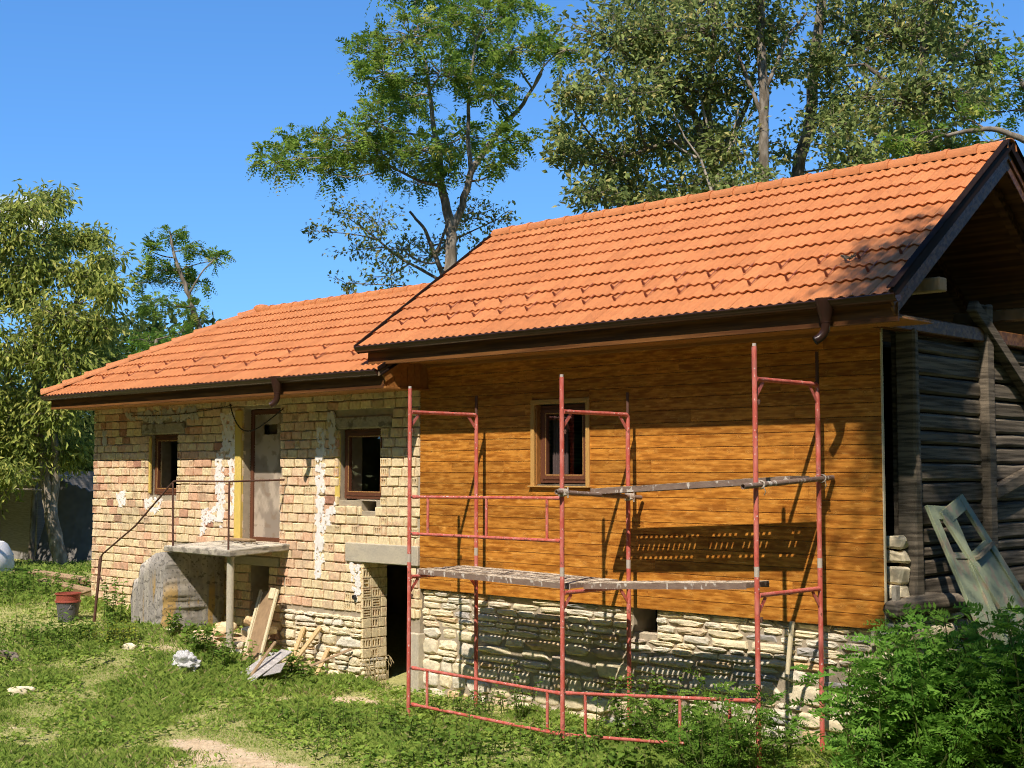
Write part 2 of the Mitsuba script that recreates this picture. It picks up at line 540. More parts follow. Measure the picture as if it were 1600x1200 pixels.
def flat_stone(x0, x1, z0, z1, y, proud, r, depth=.12):
    """an angular walling stone: an irregular outline in (x, z), a chamfer and a slightly broken flat face"""
    w, hh = x1 - x0, z1 - z0
    n = int(r.integers(7, 11))
    a = (np.arange(n) + r.uniform(-.3, .3, n)) / n * 2 * np.pi
    c, s_ = np.cos(a), np.sin(a)
    q = np.maximum(np.abs(c), np.abs(s_)) ** .9
    u = np.stack([c / q, s_ / q], 1) * r.uniform(.84, 1.0, (n, 1)) * [w / 2 - .004, hh / 2 - .004]
    b = min(.022, hh * .16)
    inner = u * (1 - b / np.array([w / 2, hh / 2]))
    k = u * .55
    ty = y - proud
    tilt = r.normal(size=2) * [.05, .10]
    def lay(p, off, amp):
        return np.stack([p[:, 0], ty + off + p @ tilt + r.normal(size=len(p)) * amp, p[:, 1]], 1)
    rings = [lay(u, depth, 0), lay(u, b * .9, .004), lay(inner, 0, .005), lay(k, -.004, .006), lay(np.zeros((1, 2)), -.006, .006)]
    v = np.vstack(rings) + [(x0 + x1) / 2, 0, (z0 + z1) / 2]
    f = []
    for t in range(3):
        for i in range(n):
            j = (i + 1) % n
            f += [[t * n + i, t * n + j, (t + 1) * n + j], [t * n + i, (t + 1) * n + j, (t + 1) * n + i]]
    for i in range(n):
        f.append([3 * n + i, 3 * n + (i + 1) % n, 4 * n])
    return v, np.array(f)


def roof_tile(x0, x1, s0, s1, O, U, N, lift=.030, waves=2, thick=.016, clip=None):
    """one pressed clay tile with rolls; s runs up the slope, O the foot of the slope"""
    k = 6 * waves
    t = np.linspace(0, 1, k + 1)
    ph = t * waves * 2 * np.pi
    prof = .016 * (1 - np.cos(ph)) * (.75 + .25 * np.cos(ph + 1.2))
    xs = x0 + (x1 - x0) * t
    lo = xs.copy(); hi = xs.copy()
    if clip:
        lo, hi = np.maximum(lo, clip(s0)), np.maximum(hi, clip(s1))
    def pt(x, s, w):
        return np.asarray(O) + np.outer(x, [1, 0, 0]) + np.outer(np.full(len(x), s), U) + np.outer(w, N)
    a = pt(lo, s0, prof + lift + thick); b = pt(hi, s1, prof + .004 + thick)
    c = a.copy(); d = pt(lo, s0 + .004, prof + lift)
    e = d.copy(); g = pt(hi, s1, prof + .004)
    v = np.vstack([a, b, c, d, e, g]); n = k + 1; f = []
    for i in range(k):
        f += [[i, i + 1, n + i + 1], [i, n + i + 1, n + i]]
        f += [[2 * n + i, 3 * n + i + 1, 2 * n + i + 1], [2 * n + i, 3 * n + i, 3 * n + i + 1]]
        f += [[4 * n + i, 5 * n + i + 1, 4 * n + i + 1], [4 * n + i, 5 * n + i, 5 * n + i + 1]]
    # the two edges
    m = len(v)
    v = np.vstack([v, a[:1], b[:1], e[:1], g[:1], a[-1:], b[-1:], e[-1:], g[-1:]])
    f += [[m, m + 1, m + 3], [m, m + 3, m + 2], [m + 4, m + 7, m + 5], [m + 4, m + 6, m + 7]]
    return v, np.array(f)


def cap_tile(p, q, r0, r1, up=(0, 0, 1), n=10):
    """half-round ridge or hip tile from p to q, its collar at q"""
    p, q = np.asarray(p, float), np.asarray(q, float)
    d = (q - p) / np.linalg.norm(q - p)
    u = np.asarray(up, float); u = u - d * (u @ d); u /= np.linalg.norm(u)
    s = np.cross(d, u)
    w = np.linspace(-.08, np.pi + .08, n + 1)
    out = []
    for r in (0, -.014):
        for c, rad in ((p, r0), (q - d * .055, r1 * .985), (q - d * .05, r1 * 1.07), (q, r1 * 1.07)):
            out.append(c + (rad + r) * (np.cos(w)[:, None] * s + np.sin(w)[:, None] * u * 1.02))
    v = np.vstack(out); f = []; m = n + 1
    for k in range(3):
        for i in range(n):
            a, b = k * m + i, (k + 1) * m + i
            f += [[a, b, b + 1], [a, b + 1, a + 1]]
            a, b = a + 4 * m, b + 4 * m
            f += [[a, b + 1, b], [a, a + 1, b + 1]]
    for e in (0, 3):                                       # rims, own vertices
        k = len(v)
        v = np.vstack([v, out[e], out[e + 4]])
        for i in range(n):
            f += [[k + i, k + m + i, k + m + i + 1], [k + i, k + m + i + 1, k + i + 1]]
    return v, np.array(f)


def gutter_mesh(x0, x1, yc, zt, r):
    w = np.linspace(0, np.pi, 13)
    ring = [(yc - r * math.cos(a), zt - r * math.sin(a)) for a in w]
    ring = [(yc - r + .006, zt + .004), (yc - r - .008, zt + .012), (yc - r - .014, zt + .002), (yc - r - .008, zt - .010)] + ring[1:]
    inner = [(yc - (r - .004) * math.cos(a), zt - (r - .004) * math.sin(a)) for a in w[::-1]]
    prof = ring + inner
    n = len(prof)
    v = np.array([[x, a, b] for x in (x0, x1) for a, b in prof]); f = []
    for i in range(n):
        j = (i + 1) % n
        f += [[i, j, n + j], [i, n + j, n + i]]
    v2, f2 = [], []
    for x in (x0 + .001, x1 - .001):                        # end caps
        k = len(v) + len(v2)
        v2 += [[x, a, b] for a, b in ring[4:]] + [[x, yc, zt]]
        f2 += [[k + i, k + i + 1, k + len(ring) - 4] for i in range(len(ring) - 5)]
    return np.vstack([v, v2]), np.array(f + f2)


def outlet(parent, x, yc, zt, L=.10):
    """funnel hung on the gutter with a bent pipe that ends in the air"""
    add(parent + '__outlet', lathe([(.098, zt + .02), (.102, zt + .03), (.102, zt), (.058, zt - .17), (.05, zt - .19), (.05, zt - .21)], (x, yc, 0)), 'm_gutter', smooth=35)
    pts = [(x, yc, zt - .19), (x, yc, zt - .24), (x - .01, yc + .008, zt - .28), (x - .035, yc - .005, zt - .33), (x - .065, yc - .03, zt - .365), (x - .09, yc - .055, zt - .385)]
    v, f = tube(pts, .045, 14, cap=False)
    v2, f2 = tube(pts[::-1], .041, 14, cap=False)
    add(parent + '__outlet_bend', cat((v, f), (v2, f2[:, ::-1])), 'm_gutter', smooth=40)
    d = np.array(pts[-1]) - np.array(pts[-2]); d /= np.linalg.norm(d)
    e = np.array(pts[-1])
    add(parent + '__outlet_bend__lining', tube([e - d * .06, e - d * .003], .0405, 14, cap=False), 'm_zinc', smooth=40)


def window(parent, key, x0, x1, z0, z1, y, sash_right=False):
    """brown framed window with one pane set back in its reveal"""
    w, k = .075, parent + '__' + key
    kk, n = k, 0
    while kk + '__frame' in scene:
        n += 1
        kk = '%s_%03d' % (k, n)
    def ring(a0, a1, b0, b1, t, ya, yb):
        return cat(cbox(a0, a0 + t, ya, yb, b0, b1), cbox(a1 - t, a1, ya, yb, b0, b1), cbox(a0 + t, a1 - t, ya + .001, yb, b0, b0 + t), cbox(a0 + t, a1 - t, ya + .001, yb, b1 - t, b1))
    add(kk + '__frame', ring(x0, x1, z0, z1, .062, y, y + .07), 'm_winframe')
    add(kk + '__sash', ring(x0 + .045, x1 - .045, z0 + .045, z1 - .045, .07, y - .014, y + .05), 'm_winframe')
    t = .105
    add(kk + '__pane', (np.array([[x0 + t, y + .02, z0 + t], [x1 - t, y + .02, z0 + t], [x1 - t, y + .02, z1 - t], [x0 + t, y + .02, z1 - t]]), np.array([[0, 1, 2], [0, 2, 3]])), 'm_pane')
    add(kk + '__glazing_bead', ring(x0 + t - .008, x1 - t + .008, z0 + t - .008, z1 - t + .008, .010, y - .017, y + .018), 'm_wintrim')
    labels[kk] = {}
    return kk


# ================================================================== BRICK HOUSE
BH = 'brick_house'
tag(BH, 'unplastered brick house with hipped orange tile roof and a door above a concrete landing', 'house')
BX0, BX1 = -22.72, -13.845
W1, W2 = (-20.86, -19.93, 2.58, 3.64), (-15.62, -14.66, 2.58, 3.62)
DO, CE, CU = (-18.04, -17.03, 1.90, 3.99), (-15.06, -14.03, -.4, 1.70), (-17.80, -17.28, .3, 1.53)
VENT = (-15.10, -14.78, 2.43, 2.575)
PUT = (-19.42, -19.14, 1.36, 1.60)
holes = [W1, W2, DO, CE, CU]
body = [box(a, b, .026, .46, c, d) for a, b, c, d in cells(BX0 + .01, BX1, -.4, 4.16, holes + [VENT, PUT])]
body.append(box(BX0 + .012, BX0 + .4, .46, 3.5, -.2, 4.158))
body.append(box(BX0 + .011, BX1, 3.5, 3.8, -.2, 4.157))
add(BH + '__wall', cat(*body), 'm_mortar')
add(BH + '__floor', box(BX0 + .4, BX1, .46, 3.5, 1.76, 1.899), 'm_interior')
add(BH + '__ceiling', box(BX0 - .2, BX1, .0, 3.8, 4.162, 4.20), 'm_interior')

# brick courses
PITCH_Z, BL, BHH = .1385, .232, .118
pieces = []
occupied = holes + [(-21.10, -19.70, 3.64, 3.83), (-15.80, -14.42, 3.62, 3.80), (-15.43, BX1, 1.70, 1.985), (-18.34, -17.0, 1.53, 1.68), (-20.05, -19.1, 1.60, 1.73), VENT, PUT]
z, row = .30, 0
while z < 4.12:
    zt = min(z + BHH, 4.14)
    x = BX0 + (0 if row % 2 else -.12)
    while x < BX1:
        L = BL if rnd() > .10 else (.115 if rnd() < .6 else .19)
        a, b = max(x, BX0), min(x + L, BX1)
        x += L + rnd(.016, .027)
        if z < .95 and a > -17.05:
            continue
        spans = [(a, b)]
        for h in occupied:
            if h[2] < zt - .03 and h[3] > z + .03:
                spans = [s for p, q in spans for s in (((p, min(q, h[0])), (max(p, h[1]), q)) if (p < h[1] and q > h[0]) else ((p, q),)) if s[1] - s[0] > .05]
        for p, q in spans:
            pieces.append((p, q, z + rnd(-.004, .004), zt + rnd(-.004, .004)))
    z += PITCH_Z; row += 1
brick_meshes = []
for p, q, c, d in pieces:
    y = -rnd(-.002, .011) if rnd() > .03 else .012
    short = q - p < .15
    edge = any(abs(p - h[1]) < .02 or abs(q - h[0]) < .02 for h in (W1, W2, DO, CE, CU)) or abs(p - BX0) < .01
    tone = rnd(0, .92) if rnd() > .1 else rnd(.8, 1)
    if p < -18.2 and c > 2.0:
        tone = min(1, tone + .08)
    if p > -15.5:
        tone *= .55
    if (short and rnd() < .45) or (edge and rnd() < .4) or rnd() < .05:
        m = hollow_front(p, min(q, p + .14) if not short else q, c, d, y, 2 if q - p < .12 else 3)
        if not short and q - p > .2:
            m = cat(m, cbox(p + .152, q, y, y + .07, c, d, .006))
    else:
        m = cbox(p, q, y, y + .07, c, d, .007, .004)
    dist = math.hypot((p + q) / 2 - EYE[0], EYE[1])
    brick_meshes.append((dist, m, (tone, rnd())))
# reveal of the cellar doorway: hollow bricks end-on
z = .34
while z < 1.66:
    zt = min(z + .13, 1.69)
    tone = rnd(.05, .5)
    k = rnd()
    y = .004
    while y < .44:
        L = .16 if rnd() < .6 else .115
        if rnd() < .58:
            hz = rnd() < .2
            m = hollow_side(y, min(y + L, .455), z, zt, CE[0] + .028, 3 if L > .13 else 2, .05, hz)
        else:
            m = cbox(CE[0] - .02, CE[0] + .028, y, min(y + L, .455), z, zt, .006, .002)
        brick_meshes.append((14.5, m, (tone * (.6 + .6 * rnd()), rnd())))
        y += L + .012
    z += .142
brick_meshes.sort(key=lambda t: t[0])
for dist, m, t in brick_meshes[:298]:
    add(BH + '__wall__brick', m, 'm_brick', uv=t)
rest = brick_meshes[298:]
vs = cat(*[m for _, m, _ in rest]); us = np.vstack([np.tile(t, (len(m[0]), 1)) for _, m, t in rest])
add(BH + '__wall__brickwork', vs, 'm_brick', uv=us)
tag(BH + '__wall__brickwork', kind='stuff')

# stone foot of the brick wall and the rough stones under the jamb
r = np.random.default_rng(11)
k = 0
for x0, x1, z0, z1 in stone_rows(-16.98, CE[0], -.12, .92, .085, .17, .16, .42, r):
    x0, x1 = max(x0, -16.98), min(x1, CE[0] + .02)
    if x1 - x0 < .07:
        continue
    k += 1
    add(BH + '__wall__stone', flat_stone(x0, x1, z0, z1, -.01, r.uniform(.0, .03), r), 'm_stone', uv=(r.uniform(0, .9), r.uniform()), smooth=28)
for x0, x1, z0, z1 in stone_rows(.0, .45, -.1, .33, .07, .13, .14, .3, r):
    k += 1
    v, f = stone(max(x0, 0), min(x1, .46), z0, z1, 0, .0, k)
    v = np.stack([CE[0] - .03 - (v[:, 1] - .06) + r.uniform(0, .03), v[:, 0], v[:, 2]], 1)
    add(BH + '__wall__stone', (v, f[:, ::-1]), 'm_stone', uv=(r.uniform(0, .9), r.uniform()), smooth=True)

# right jamb of the cellar doorway: a bare concrete foot under the bricks
add(BH + '__wall__concrete_foot', cbox(CE[1] + .005, BX1 + .03, -.035, .2, -.3, .79, .012), 'm_lintel')
# lintels
add(BH + '__wall__lintel', cbox(-15.41, BX1 + .002, -.03, .44, 1.70, 1.975, .012), 'm_lintel')
add(BH + '__wall__lintel', cbox(-18.30, -17.05, -.006, .3, 1.535, 1.67, .01), 'm_lintel')
add(BH + '__wall__lintel', cbox(-21.08, -19.72, -.008, .3, 3.645, 3.82, .01), 'm_concrete')
add(BH + '__wall__lintel', cbox(-15.79, -14.43, -.008, .3, 3.625, 3.79, .01), 'm_concrete')
add(BH + '__wall__lintel', cbox(-20.04, -19.12, -.006, .3, 1.605, 1.725, .01), 'm_lintel')


def smear(pts, seed, amp=.03, proud=.012, tone=0.2, y=-.010):
    """plaster daubed on the wall: many small overlapping dabs inside an outline in (x, z), ragged at its edges"""
    q = np.random.default_rng(seed)
    P = Polygon(pts).buffer(amp * .6)
    x0, z0, x1, z1 = P.bounds
    dabs = []
    n = int(P.area * 520) + 6
    while len(dabs) < n:
        c = np.array([q.uniform(x0, x1), q.uniform(z0, z1)])
        d = Polygon(c + np.stack([np.cos(np.linspace(0, 5.5, 7)), np.sin(np.linspace(0, 5.5, 7))], 1) * q.uniform(.010, .038, (7, 1)) * [1, 1.25])
        if d.is_valid and P.contains(d.centroid):
            dabs.append(d)
        else:
            n -= .25
    U = union_all(dabs).buffer(.013).buffer(-.012)
    for i, g in enumerate(sorted(getattr(U, 'geoms', [U]), key=lambda g: -g.area)[:7]):
        if g.area > .0016:
            add(BH + '__wall__plaster_patch', wall_poly(g.simplify(.003), y - proud * .3, y + .028), 'm_plaster', uv=(tone, 0))


smear([(-18.62, 3.93), (-18.12, 3.93), (-18.10, 2.6), (-18.34, 2.3), (-18.36, 3.1), (-18.55, 3.4)], 1, .03, tone=.25)
smear([(-18.78, 3.2), (-18.60, 3.35), (-18.52, 2.45), (-18.60, 2.1), (-18.72, 2.5)], 2, .03, tone=.35)
smear([(-19.15, 2.34), (-18.55, 2.42), (-18.5, 2.25), (-19.05, 2.16), (-19.08, 1.95), (-19.17, 1.95)], 3, .03, tone=.3)
smear([(-21.9, 2.60), (-21.6, 2.62), (-21.58, 2.42), (-21.75, 2.38)], 4, .02, tone=.3)
smear([(-20.95, 2.50), (-20.4, 2.52), (-20.45, 2.38), (-20.6, 2.28), (-20.9, 2.38)], 5, .02, tone=.3)
smear([(-16.10, 3.62), (-15.93, 3.62), (-15.95, 2.2), (-15.96, 1.52), (-16.10, 1.38), (-16.12, 2.4)], 6, .02, .02, tone=.1)
smear([(-15.84, 3.85), (-15.72, 3.85), (-15.68, 3.35), (-15.79, 3.15)], 7, .02, tone=.5)
smear([(-15.95, 2.36), (-15.66, 2.52), (-15.62, 2.44), (-15.82, 2.22), (-15.94, 2.1)], 8, .02, tone=.1)
smear([(-22.38, 3.74), (-22.28, 3.74), (-22.28, 3.45), (-22.4, 3.45)], 10, .015, tone=.6)
smear([(-15.30, 1.68), (-15.1, 1.66), (-15.1, 1.1), (-15.2, 1.1)], 12, .02, tone=.1)
smear([(-21.6, 4.0), (-19.4, 4.05), (-19.3, 3.9), (-20.4, 3.86), (-21.4, 3.92)], 13, .035, .03, tone=.75)
# yellow foam beside the door and the windows
add(BH + '__door__foam_strip', cbox(-18.20, -18.035, -.035, .05, 1.92, 3.98, .02, .008), 'm_foam')
add(BH + '__window_001__foam_strip', cbox(-15.70, -15.615, .0, .06, 2.60, 3.56, .015, .006), 'm_foam')
add(BH + '__window__foam_strip', cbox(-20.875, -20.835, .02, .07, 2.62, 3.6, .012, .004), 'm_foam')
window(BH, 'window', -20.83, -19.935, 2.60, 3.63, .12)
window(BH, 'window', -15.59, -14.665, 2.60, 3.61, .10)
# door: brown frame, pale mottled panel with a dark hole
D = BH + '__door'
add(D + '__frame', cat(cbox(-18.03, -17.955, .15, .24, 1.90, 3.98), cbox(-17.10, -17.035, .15, .24, 1.90, 3.98), cbox(-17.955, -17.10, .151, .24, 1.90, 1.965), cbox(-17.955, -17.10, .151, .24, 3.90, 3.98)), 'm_winframe')
pan = sbox(-17.96, 1.96, -17.095, 3.905).difference(sbox(-17.72, 3.58, -17.36, 3.74))
add(D + '__panel', wall_poly(pan, .18, .20), 'm_doorpanel')
add(D + '__panel__hole_back', box(-17.76, -17.32, .30, .32, 3.54, 3.78), 'm_board')
labels[D] = {}
add(BH + '__wall__sill', cbox(-18.03, -17.05, -.02, .2, 1.865, 1.898, .006), 'm_winframe')
# hanging cable under the eave and the small junction on the jamb
t = np.linspace(0, 1, 25)
add(BH + '__cable', tube(np.stack([-18.32 + 1.42 * t, -.05 - .10 * np.sin(np.pi * t), 4.08 - .12 * t - .40 * np.sin(np.pi * t ** .8)], 1), .010, 8), 'm_cable', smooth=True)
t = np.linspace(0, 1, 20)
add(BH + '__cable', tube(np.stack([-21.4 + 3.1 * t, -.03 + 0 * t, 3.98 + .08 * t - .06 * np.sin(np.pi * t)], 1), .007, 6), 'm_cable', smooth=True)
add(BH + '__cable_stub', lathe([(.0, .0), (.035, 0), (.035, .03), (.022, .034), (.022, .02), (0, .02)], (0, 0, 0)), 'm_cable')
scene[BH + '__cable_stub']['to_world'] = T().translate([-15.17, -.03, 1.20]).rotate([1, 0, 0], 90)

# eave: gutter, fascia, soffit, end box
O2 = np.array([0, -.87, 4.325])
A2 = math.atan(.588)
U2, N2 = np.array([0, math.cos(A2), math.sin(A2)]), np.array([0, -math.sin(A2), math.cos(A2)])
RL2 = 2.62 / math.cos(A2)
add(BH + '__gutter', gutter_mesh(-22.98, -13.70, -.865, 4.335, .062), 'm_gutter', smooth=40)
outlet(BH + '__gutter', -15.94, -.868, 4.335)
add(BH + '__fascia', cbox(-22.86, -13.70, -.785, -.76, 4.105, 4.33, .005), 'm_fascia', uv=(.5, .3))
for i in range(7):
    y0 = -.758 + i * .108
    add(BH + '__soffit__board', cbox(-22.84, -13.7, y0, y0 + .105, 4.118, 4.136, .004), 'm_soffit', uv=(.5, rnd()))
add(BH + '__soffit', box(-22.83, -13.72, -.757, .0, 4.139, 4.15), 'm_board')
EB = BH + '__eave_box'
prof = Polygon([(-.755, 4.12), (-.755, 4.31), (.0, 4.74), (.0, 4.12)])
v, f = extrude(prof, .02)
add(EB, (np.stack([-13.72 + v[:, 2], v[:, 0], v[:, 1]], 1), f), 'm_soffit', uv=(.5, .1))
for i in range(6):
    y0, y1 = -.72 + i * .12, -.72 + i * .12 + .114
    P = Polygon([(y0, 4.135), (y1, 4.135), (y1, 4.30 + (y1 + .755) * .56), (y0, 4.30 + (y0 + .755) * .56)])
    v, f = extrude(P, .016)
    add(EB + '__board', (np.stack([-13.698 + v[:, 2], v[:, 0], v[:, 1]], 1), f), 'm_soffit', uv=(.5, rnd()))
add(EB + '__trim', beam((-13.675, -.79, 4.24), (-13.675, .0, 4.70), .03, .11, b=.004), 'm_soffit', uv=(.5, .8))
add(EB + '__trim', beam((-13.675, -.78, 4.115), (-13.675, .04, 4.115), .045, .03), 'm_soffit', uv=(.5, .9))
add(EB + '__trim', cbox(-13.70, -13.66, .0, .05, 4.1, 4.80, .004), 'm_soffit', uv=(.5, .9))
add(EB + '__verge', cat(beam((-13.665, -.90, 4.36), (-13.665, .15, 4.97), .03, .05), beam((-13.655, -.86, 4.28), (-13.655, .15, 4.87), .02, .03)), 'm_flashing')

# roof surface and tiles
XR0, XR1, RID = -22.98, -13.68, -20.02
hip = lambda s: XR0 + (RID - XR0) * max(0.0, min(1.0, s / RL2))
zr = 4.325 + 2.62 * .588
dv = np.array([[XR0, -.87, 4.325], [XR1, -.87, 4.325], [XR1, 1.75, zr], [RID, 1.75, zr], [XR0, 4.37, 4.325], [XR1, 4.37, 4.325]])
low = dv - [0, 0, .06]
df = [[0, 1, 2], [0, 2, 3], [0, 3, 4], [3, 2, 5], [3, 5, 4]]
df += [[a + 6, c + 6, b + 6] for a, b, c in df] + [[0, 6, 7], [0, 7, 1], [1, 7, 8], [1, 8, 2], [2, 8, 11], [2, 11, 5]]
add(BH + '__roof', (np.vstack([dv, low]), np.array(df)), 'm_board')
G, TW = RL2 / 9, .232
tl = []
for rw in range(9):
    s0, s1 = rw * G - (.03 if rw == 0 else 0), min((rw + 1) * G + .05, RL2)
    x = XR1
    while x - TW * .1 > hip(s0):
        tl.append((x, roof_tile(x - TW + rnd(-.002, .002), x - .003, s0 + rnd(-.004, .004), s1, O2, U2, N2, .030 + rnd(-.004, .004), clip=hip if x - TW < hip(s1) + .02 else None), (rnd(), rnd())))
        x -= TW
tl.sort(key=lambda t: -t[0])
for x, m, u in tl[:298]:
    add(BH + '__roof__roof_tile', m, 'm_tile', uv=u, smooth=True)
if tl[298:]:
    vs = cat(*[m for _, m, _ in tl[298:]]); us = np.vstack([np.tile(t, (len(m[0]), 1)) for _, m, t in tl[298:]])
    add(BH + '__roof__tiling', vs, 'm_tile', uv=us, smooth=True)
    tag(BH + '__roof__tiling', kind='stuff')
n = 18
for i in range(n):
    xa = RID + (XR1 - .35 - RID) * i / n
    add(BH + '__roof__ridge_tile', cap_tile((xa, 1.75, zr - .015), (xa + (XR1 - .35 - RID) / n + .03, 1.75, zr - .015), .098, .104), 'm_tile', uv=(rnd(), rnd()), smooth=True)
h0, h1 = np.array([XR0 + .02, -.89, 4.345]), np.array([RID, 1.75, zr - .01])
n = 10
for i in range(n):
    a, b = h0 + (h1 - h0) * i / n, h0 + (h1 - h0) * (i + 1.06) / n
    lift = np.array([0, 0, .03])
    add(BH + '__roof__hip_tile', cap_tile(b + lift * .4, a + lift, .088, .104), 'm_tile', uv=(rnd(), rnd()), smooth=True)
add(BH + '__roof__hip_tile', rock(h1 + [0, 0, .04], (.16, .13, .10), 3, rough=.05), 'm_tile', uv=(.5, .5), smooth=True)


mat('m_guard', (.26, .085, .05), .5, .3)


def snow_guards(root, xs, s, O, U, N):
    for x in xs:
        c = np.asarray(O) + np.array([x, 0, 0]) + np.asarray(U) * s + np.asarray(N) * .055
        tri = Polygon([(-.002, 0), (.045, 0), (-.002, .066)])
        v, f = extrude(tri, .004)
        blade = c + np.outer(v[:, 0], U) + np.outer(v[:, 1], N) + np.outer(v[:, 2], [1, 0, 0])
        face = obox(c + np.asarray(N) * .032, [[1, 0, 0], U, N], (.015, .0025, .033), .001)
        strap = obox(c + np.asarray(U) * .12 + np.asarray(N) * .004, [[1, 0, 0], U, N], (.006, .11, .003), .001)
        add(root + '__snow_guard', cat((blade, f), face, strap), 'm_guard')


snow_guards(BH + '__roof', [-21.6 + i * .86 + .02 for i in range(9)], G * 1.45, O2, U2, N2)
snow_guards(BH + '__roof', [-20.9 + i * .86 + .02 for i in range(8)], G * 2.45, O2, U2, N2)

# landing, its post, the broken stair block and the railing
L_ = BH + '__landing'
v, f = cbox(-18.53, -16.76, -1.10, .02, 1.75, 1.85, .015, .004)
v[:, 2] += (v[:, 1] + 1.1) * .045
add(L_, (v, f), 'm_concrete')
add(L_ + '__post', tube([(-16.93, -.95, .2), (-16.93, -.95, 1.765)], .055, 16), 'm_lintel', smooth=40)
add(L_ + '__threshold', cbox(-18.2, -17.6, -.16, -.02, 1.905, 1.945, .01), 'm_oldwood', uv=(.2, .5))
add(L_ + '__mortar_crumbs', cat(*[rock((-17.5 + rnd(-.5, .5), -.3 + rnd(-.25, .2), 1.90), (rnd(.01, .03), rnd(.01, .03), .012), i, 1) for i in range(14)]), 'm_mortar')
P = Polygon([(-19.46, .40), (-19.50, .95), (-19.42, 1.27), (-19.27, 1.33), (-19.22, 1.52), (-19.02, 1.62), (-18.80, 1.72), (-18.55, 1.745), (-18.47, 1.745), (-18.44, .55), (-18.46, .40)])
v, f = wall_poly(P.segmentize(.08), -1.08, .0)
m = trimesh.Trimesh(v, f, process=True)
m = m.subdivide().subdivide()
v = np.array(m.vertices); nn = np.array(m.vertex_normals)
rough = (meshkit.fbm(v * 4.5, 4, 21) - .5) * np.where(v[:, :1] > -18.6, .13, .035)[:, 0] + (meshkit.fbm(v * 16, 2, 22) - .5) * .022
v = v + nn * rough[:, None]
add(BH + '__stair_block', (v, np.array(m.faces)), 'm_stump', smooth=True)
add(BH + '__stair_block__foot_stone', rock((-18.75, -1.0, .44), (.22, .14, .07), 4, rot=.2), 'm_stone', uv=(.3, .2), smooth=True)
add(BH + '__stair_block__foot_stone', cbox(-18.33, -18.16, -1.18, -.95, .30, .62, .02, .01), 'm_stone', uv=(.1, .6))
R_ = BH + '__railing'
bend = [(-18.33, -1.08, 2.80), (-18.34, -1.08, 2.845), (-18.39, -1.08, 2.855)]
add(R_ + '__handrail', tube([(-16.83, -1.06, 2.85), (-18.22, -1.08, 2.85), (-18.30, -1.08, 2.842), (-18.40, -1.08, 2.78), (-19.4, -1.08, 2.13), (-20.40, -1.08, 1.645), (-20.50, -1.08, 1.55), (-20.53, -1.08, 1.42), (-20.50, -1.08, 1.28), (-20.40, -1.08, 1.20)], .0145, 10), 'm_rust', smooth=True)
add(R_ + '__rail_post', tube([(-18.32, -1.06, 1.84), (-18.32, -1.08, 2.84)], .015, 10), 'm_rust', smooth=40)
add(R_ + '__rail_post', tube([(-16.83, -1.06, 1.84), (-16.83, -1.06, 2.86)], .015, 10), 'm_rust', smooth=40)
add(R_ + '__rail_post', tube([(-20.62, -1.1, .42), (-20.46, -1.08, 1.60)], .024, 10), 'm_rust', smooth=40)
add(R_ + '__handrail', tube([(-16.83, -1.06, 2.85), (-16.86, -.05, 2.87)], .014, 8), 'm_rust', smooth=40)

# ================================================================== TIMBER HOUSE
TH = 'timber_house'
tag(TH, 'taller house with golden brown plank cladding on a rough stone base and orange tile roof', 'house')
TX0, TX1 = -13.83, -6.842
MW = (-11.72, -10.76, 2.80, 3.90)
inner = (MW[0] + .06, MW[1] - .06, MW[2] + .04, MW[3] - .06)
core = [box(a, b, .030, .30, c, d) for a, b, c, d in cells(TX0, -7.25, 1.44, 4.62, [inner])]
core.append(box(-7.25, TX1, .030, .050, 1.44, 4.44))
core += [box(TX0, TX0 + .25, .30, 3.6, -.3, 4.62), box(TX0, TX1, 3.6, 3.8, -.3, 4.62)]
v, f = extrude(Polygon([(-.6, 4.63), (4.1, 4.63), (1.75, 6.30)]), .2)
core.append((np.stack([TX0 + .02 + v[:, 2], v[:, 0], v[:, 1]], 1), f))
core.append(box(TX0 + .25, -7.4, .30, 3.6, 4.38, 4.44))
add(TH + '__wall', cat(*core), 'm_log', uv=(.1, .3))
# planks
ROWS = 22
PH = (4.575 - 1.40) / ROWS
for i in range(ROWS):
    z0, z1 = 1.40 + i * PH, 1.40 + (i + 1) * PH - .0055
    cuts = sorted([TX0, TX1] + [rnd(TX0 + .6, TX1 - .6) for _ in range(int(rng.integers(1, 4)))])
    for a, b in zip(cuts[:-1], cuts[1:]):
        if b - a < .3:
            continue
    cuts = [c for j, c in enumerate(cuts) if j in (0, len(cuts) - 1) or c - cuts[j - 1] > .4]
    for a, b in zip(cuts[:-1], cuts[1:]):
        spans = [(a, b)]
        if MW[2] < z1 - .01 and MW[3] > z0 + .01:
            mid = [(max(p, MW[0]), min(q, MW[1])) for p, q in spans if p < MW[1] and q > MW[0]]
            spans = [s for p, q in spans for s in (((p, min(q, MW[0])), (max(p, MW[1]), q)) if (p < MW[1] and q > MW[0]) else ((p, q),)) if s[1] - s[0] > .03]
            for p, q in mid:
                for za, zb in ((z0, min(z1, MW[2] - .002)), (max(z0, MW[3] + .002), z1)):
                    if zb - za > .015 and q - p > .03:
                        add(TH + '__cladding__plank', cbox(p + .001, q - .001, .0, .022, za, zb, .005), 'm_plank', uv=(rnd(), rnd()))
        for p, q in spans:
            # a board that passes above or below the window is notched to its edge
            za, zb = z0, z1
            y = rnd(-.0008, .0005)
            add(TH + '__cladding__plank', cbox(p + .001, q - .001, y, y + .022, za, zb, .0028), 'm_plank', uv=(rnd(), rnd()))
add(TH + '__cladding', box(TX0 + .002, TX1 - .002, .024, .029, 1.41, 2.79), 'm_board')
add(TH + '__cladding__corner_strip', cbox(TX1, TX1 + .014, -.004, .03, 1.395, 4.50, .002), 'm_cream')
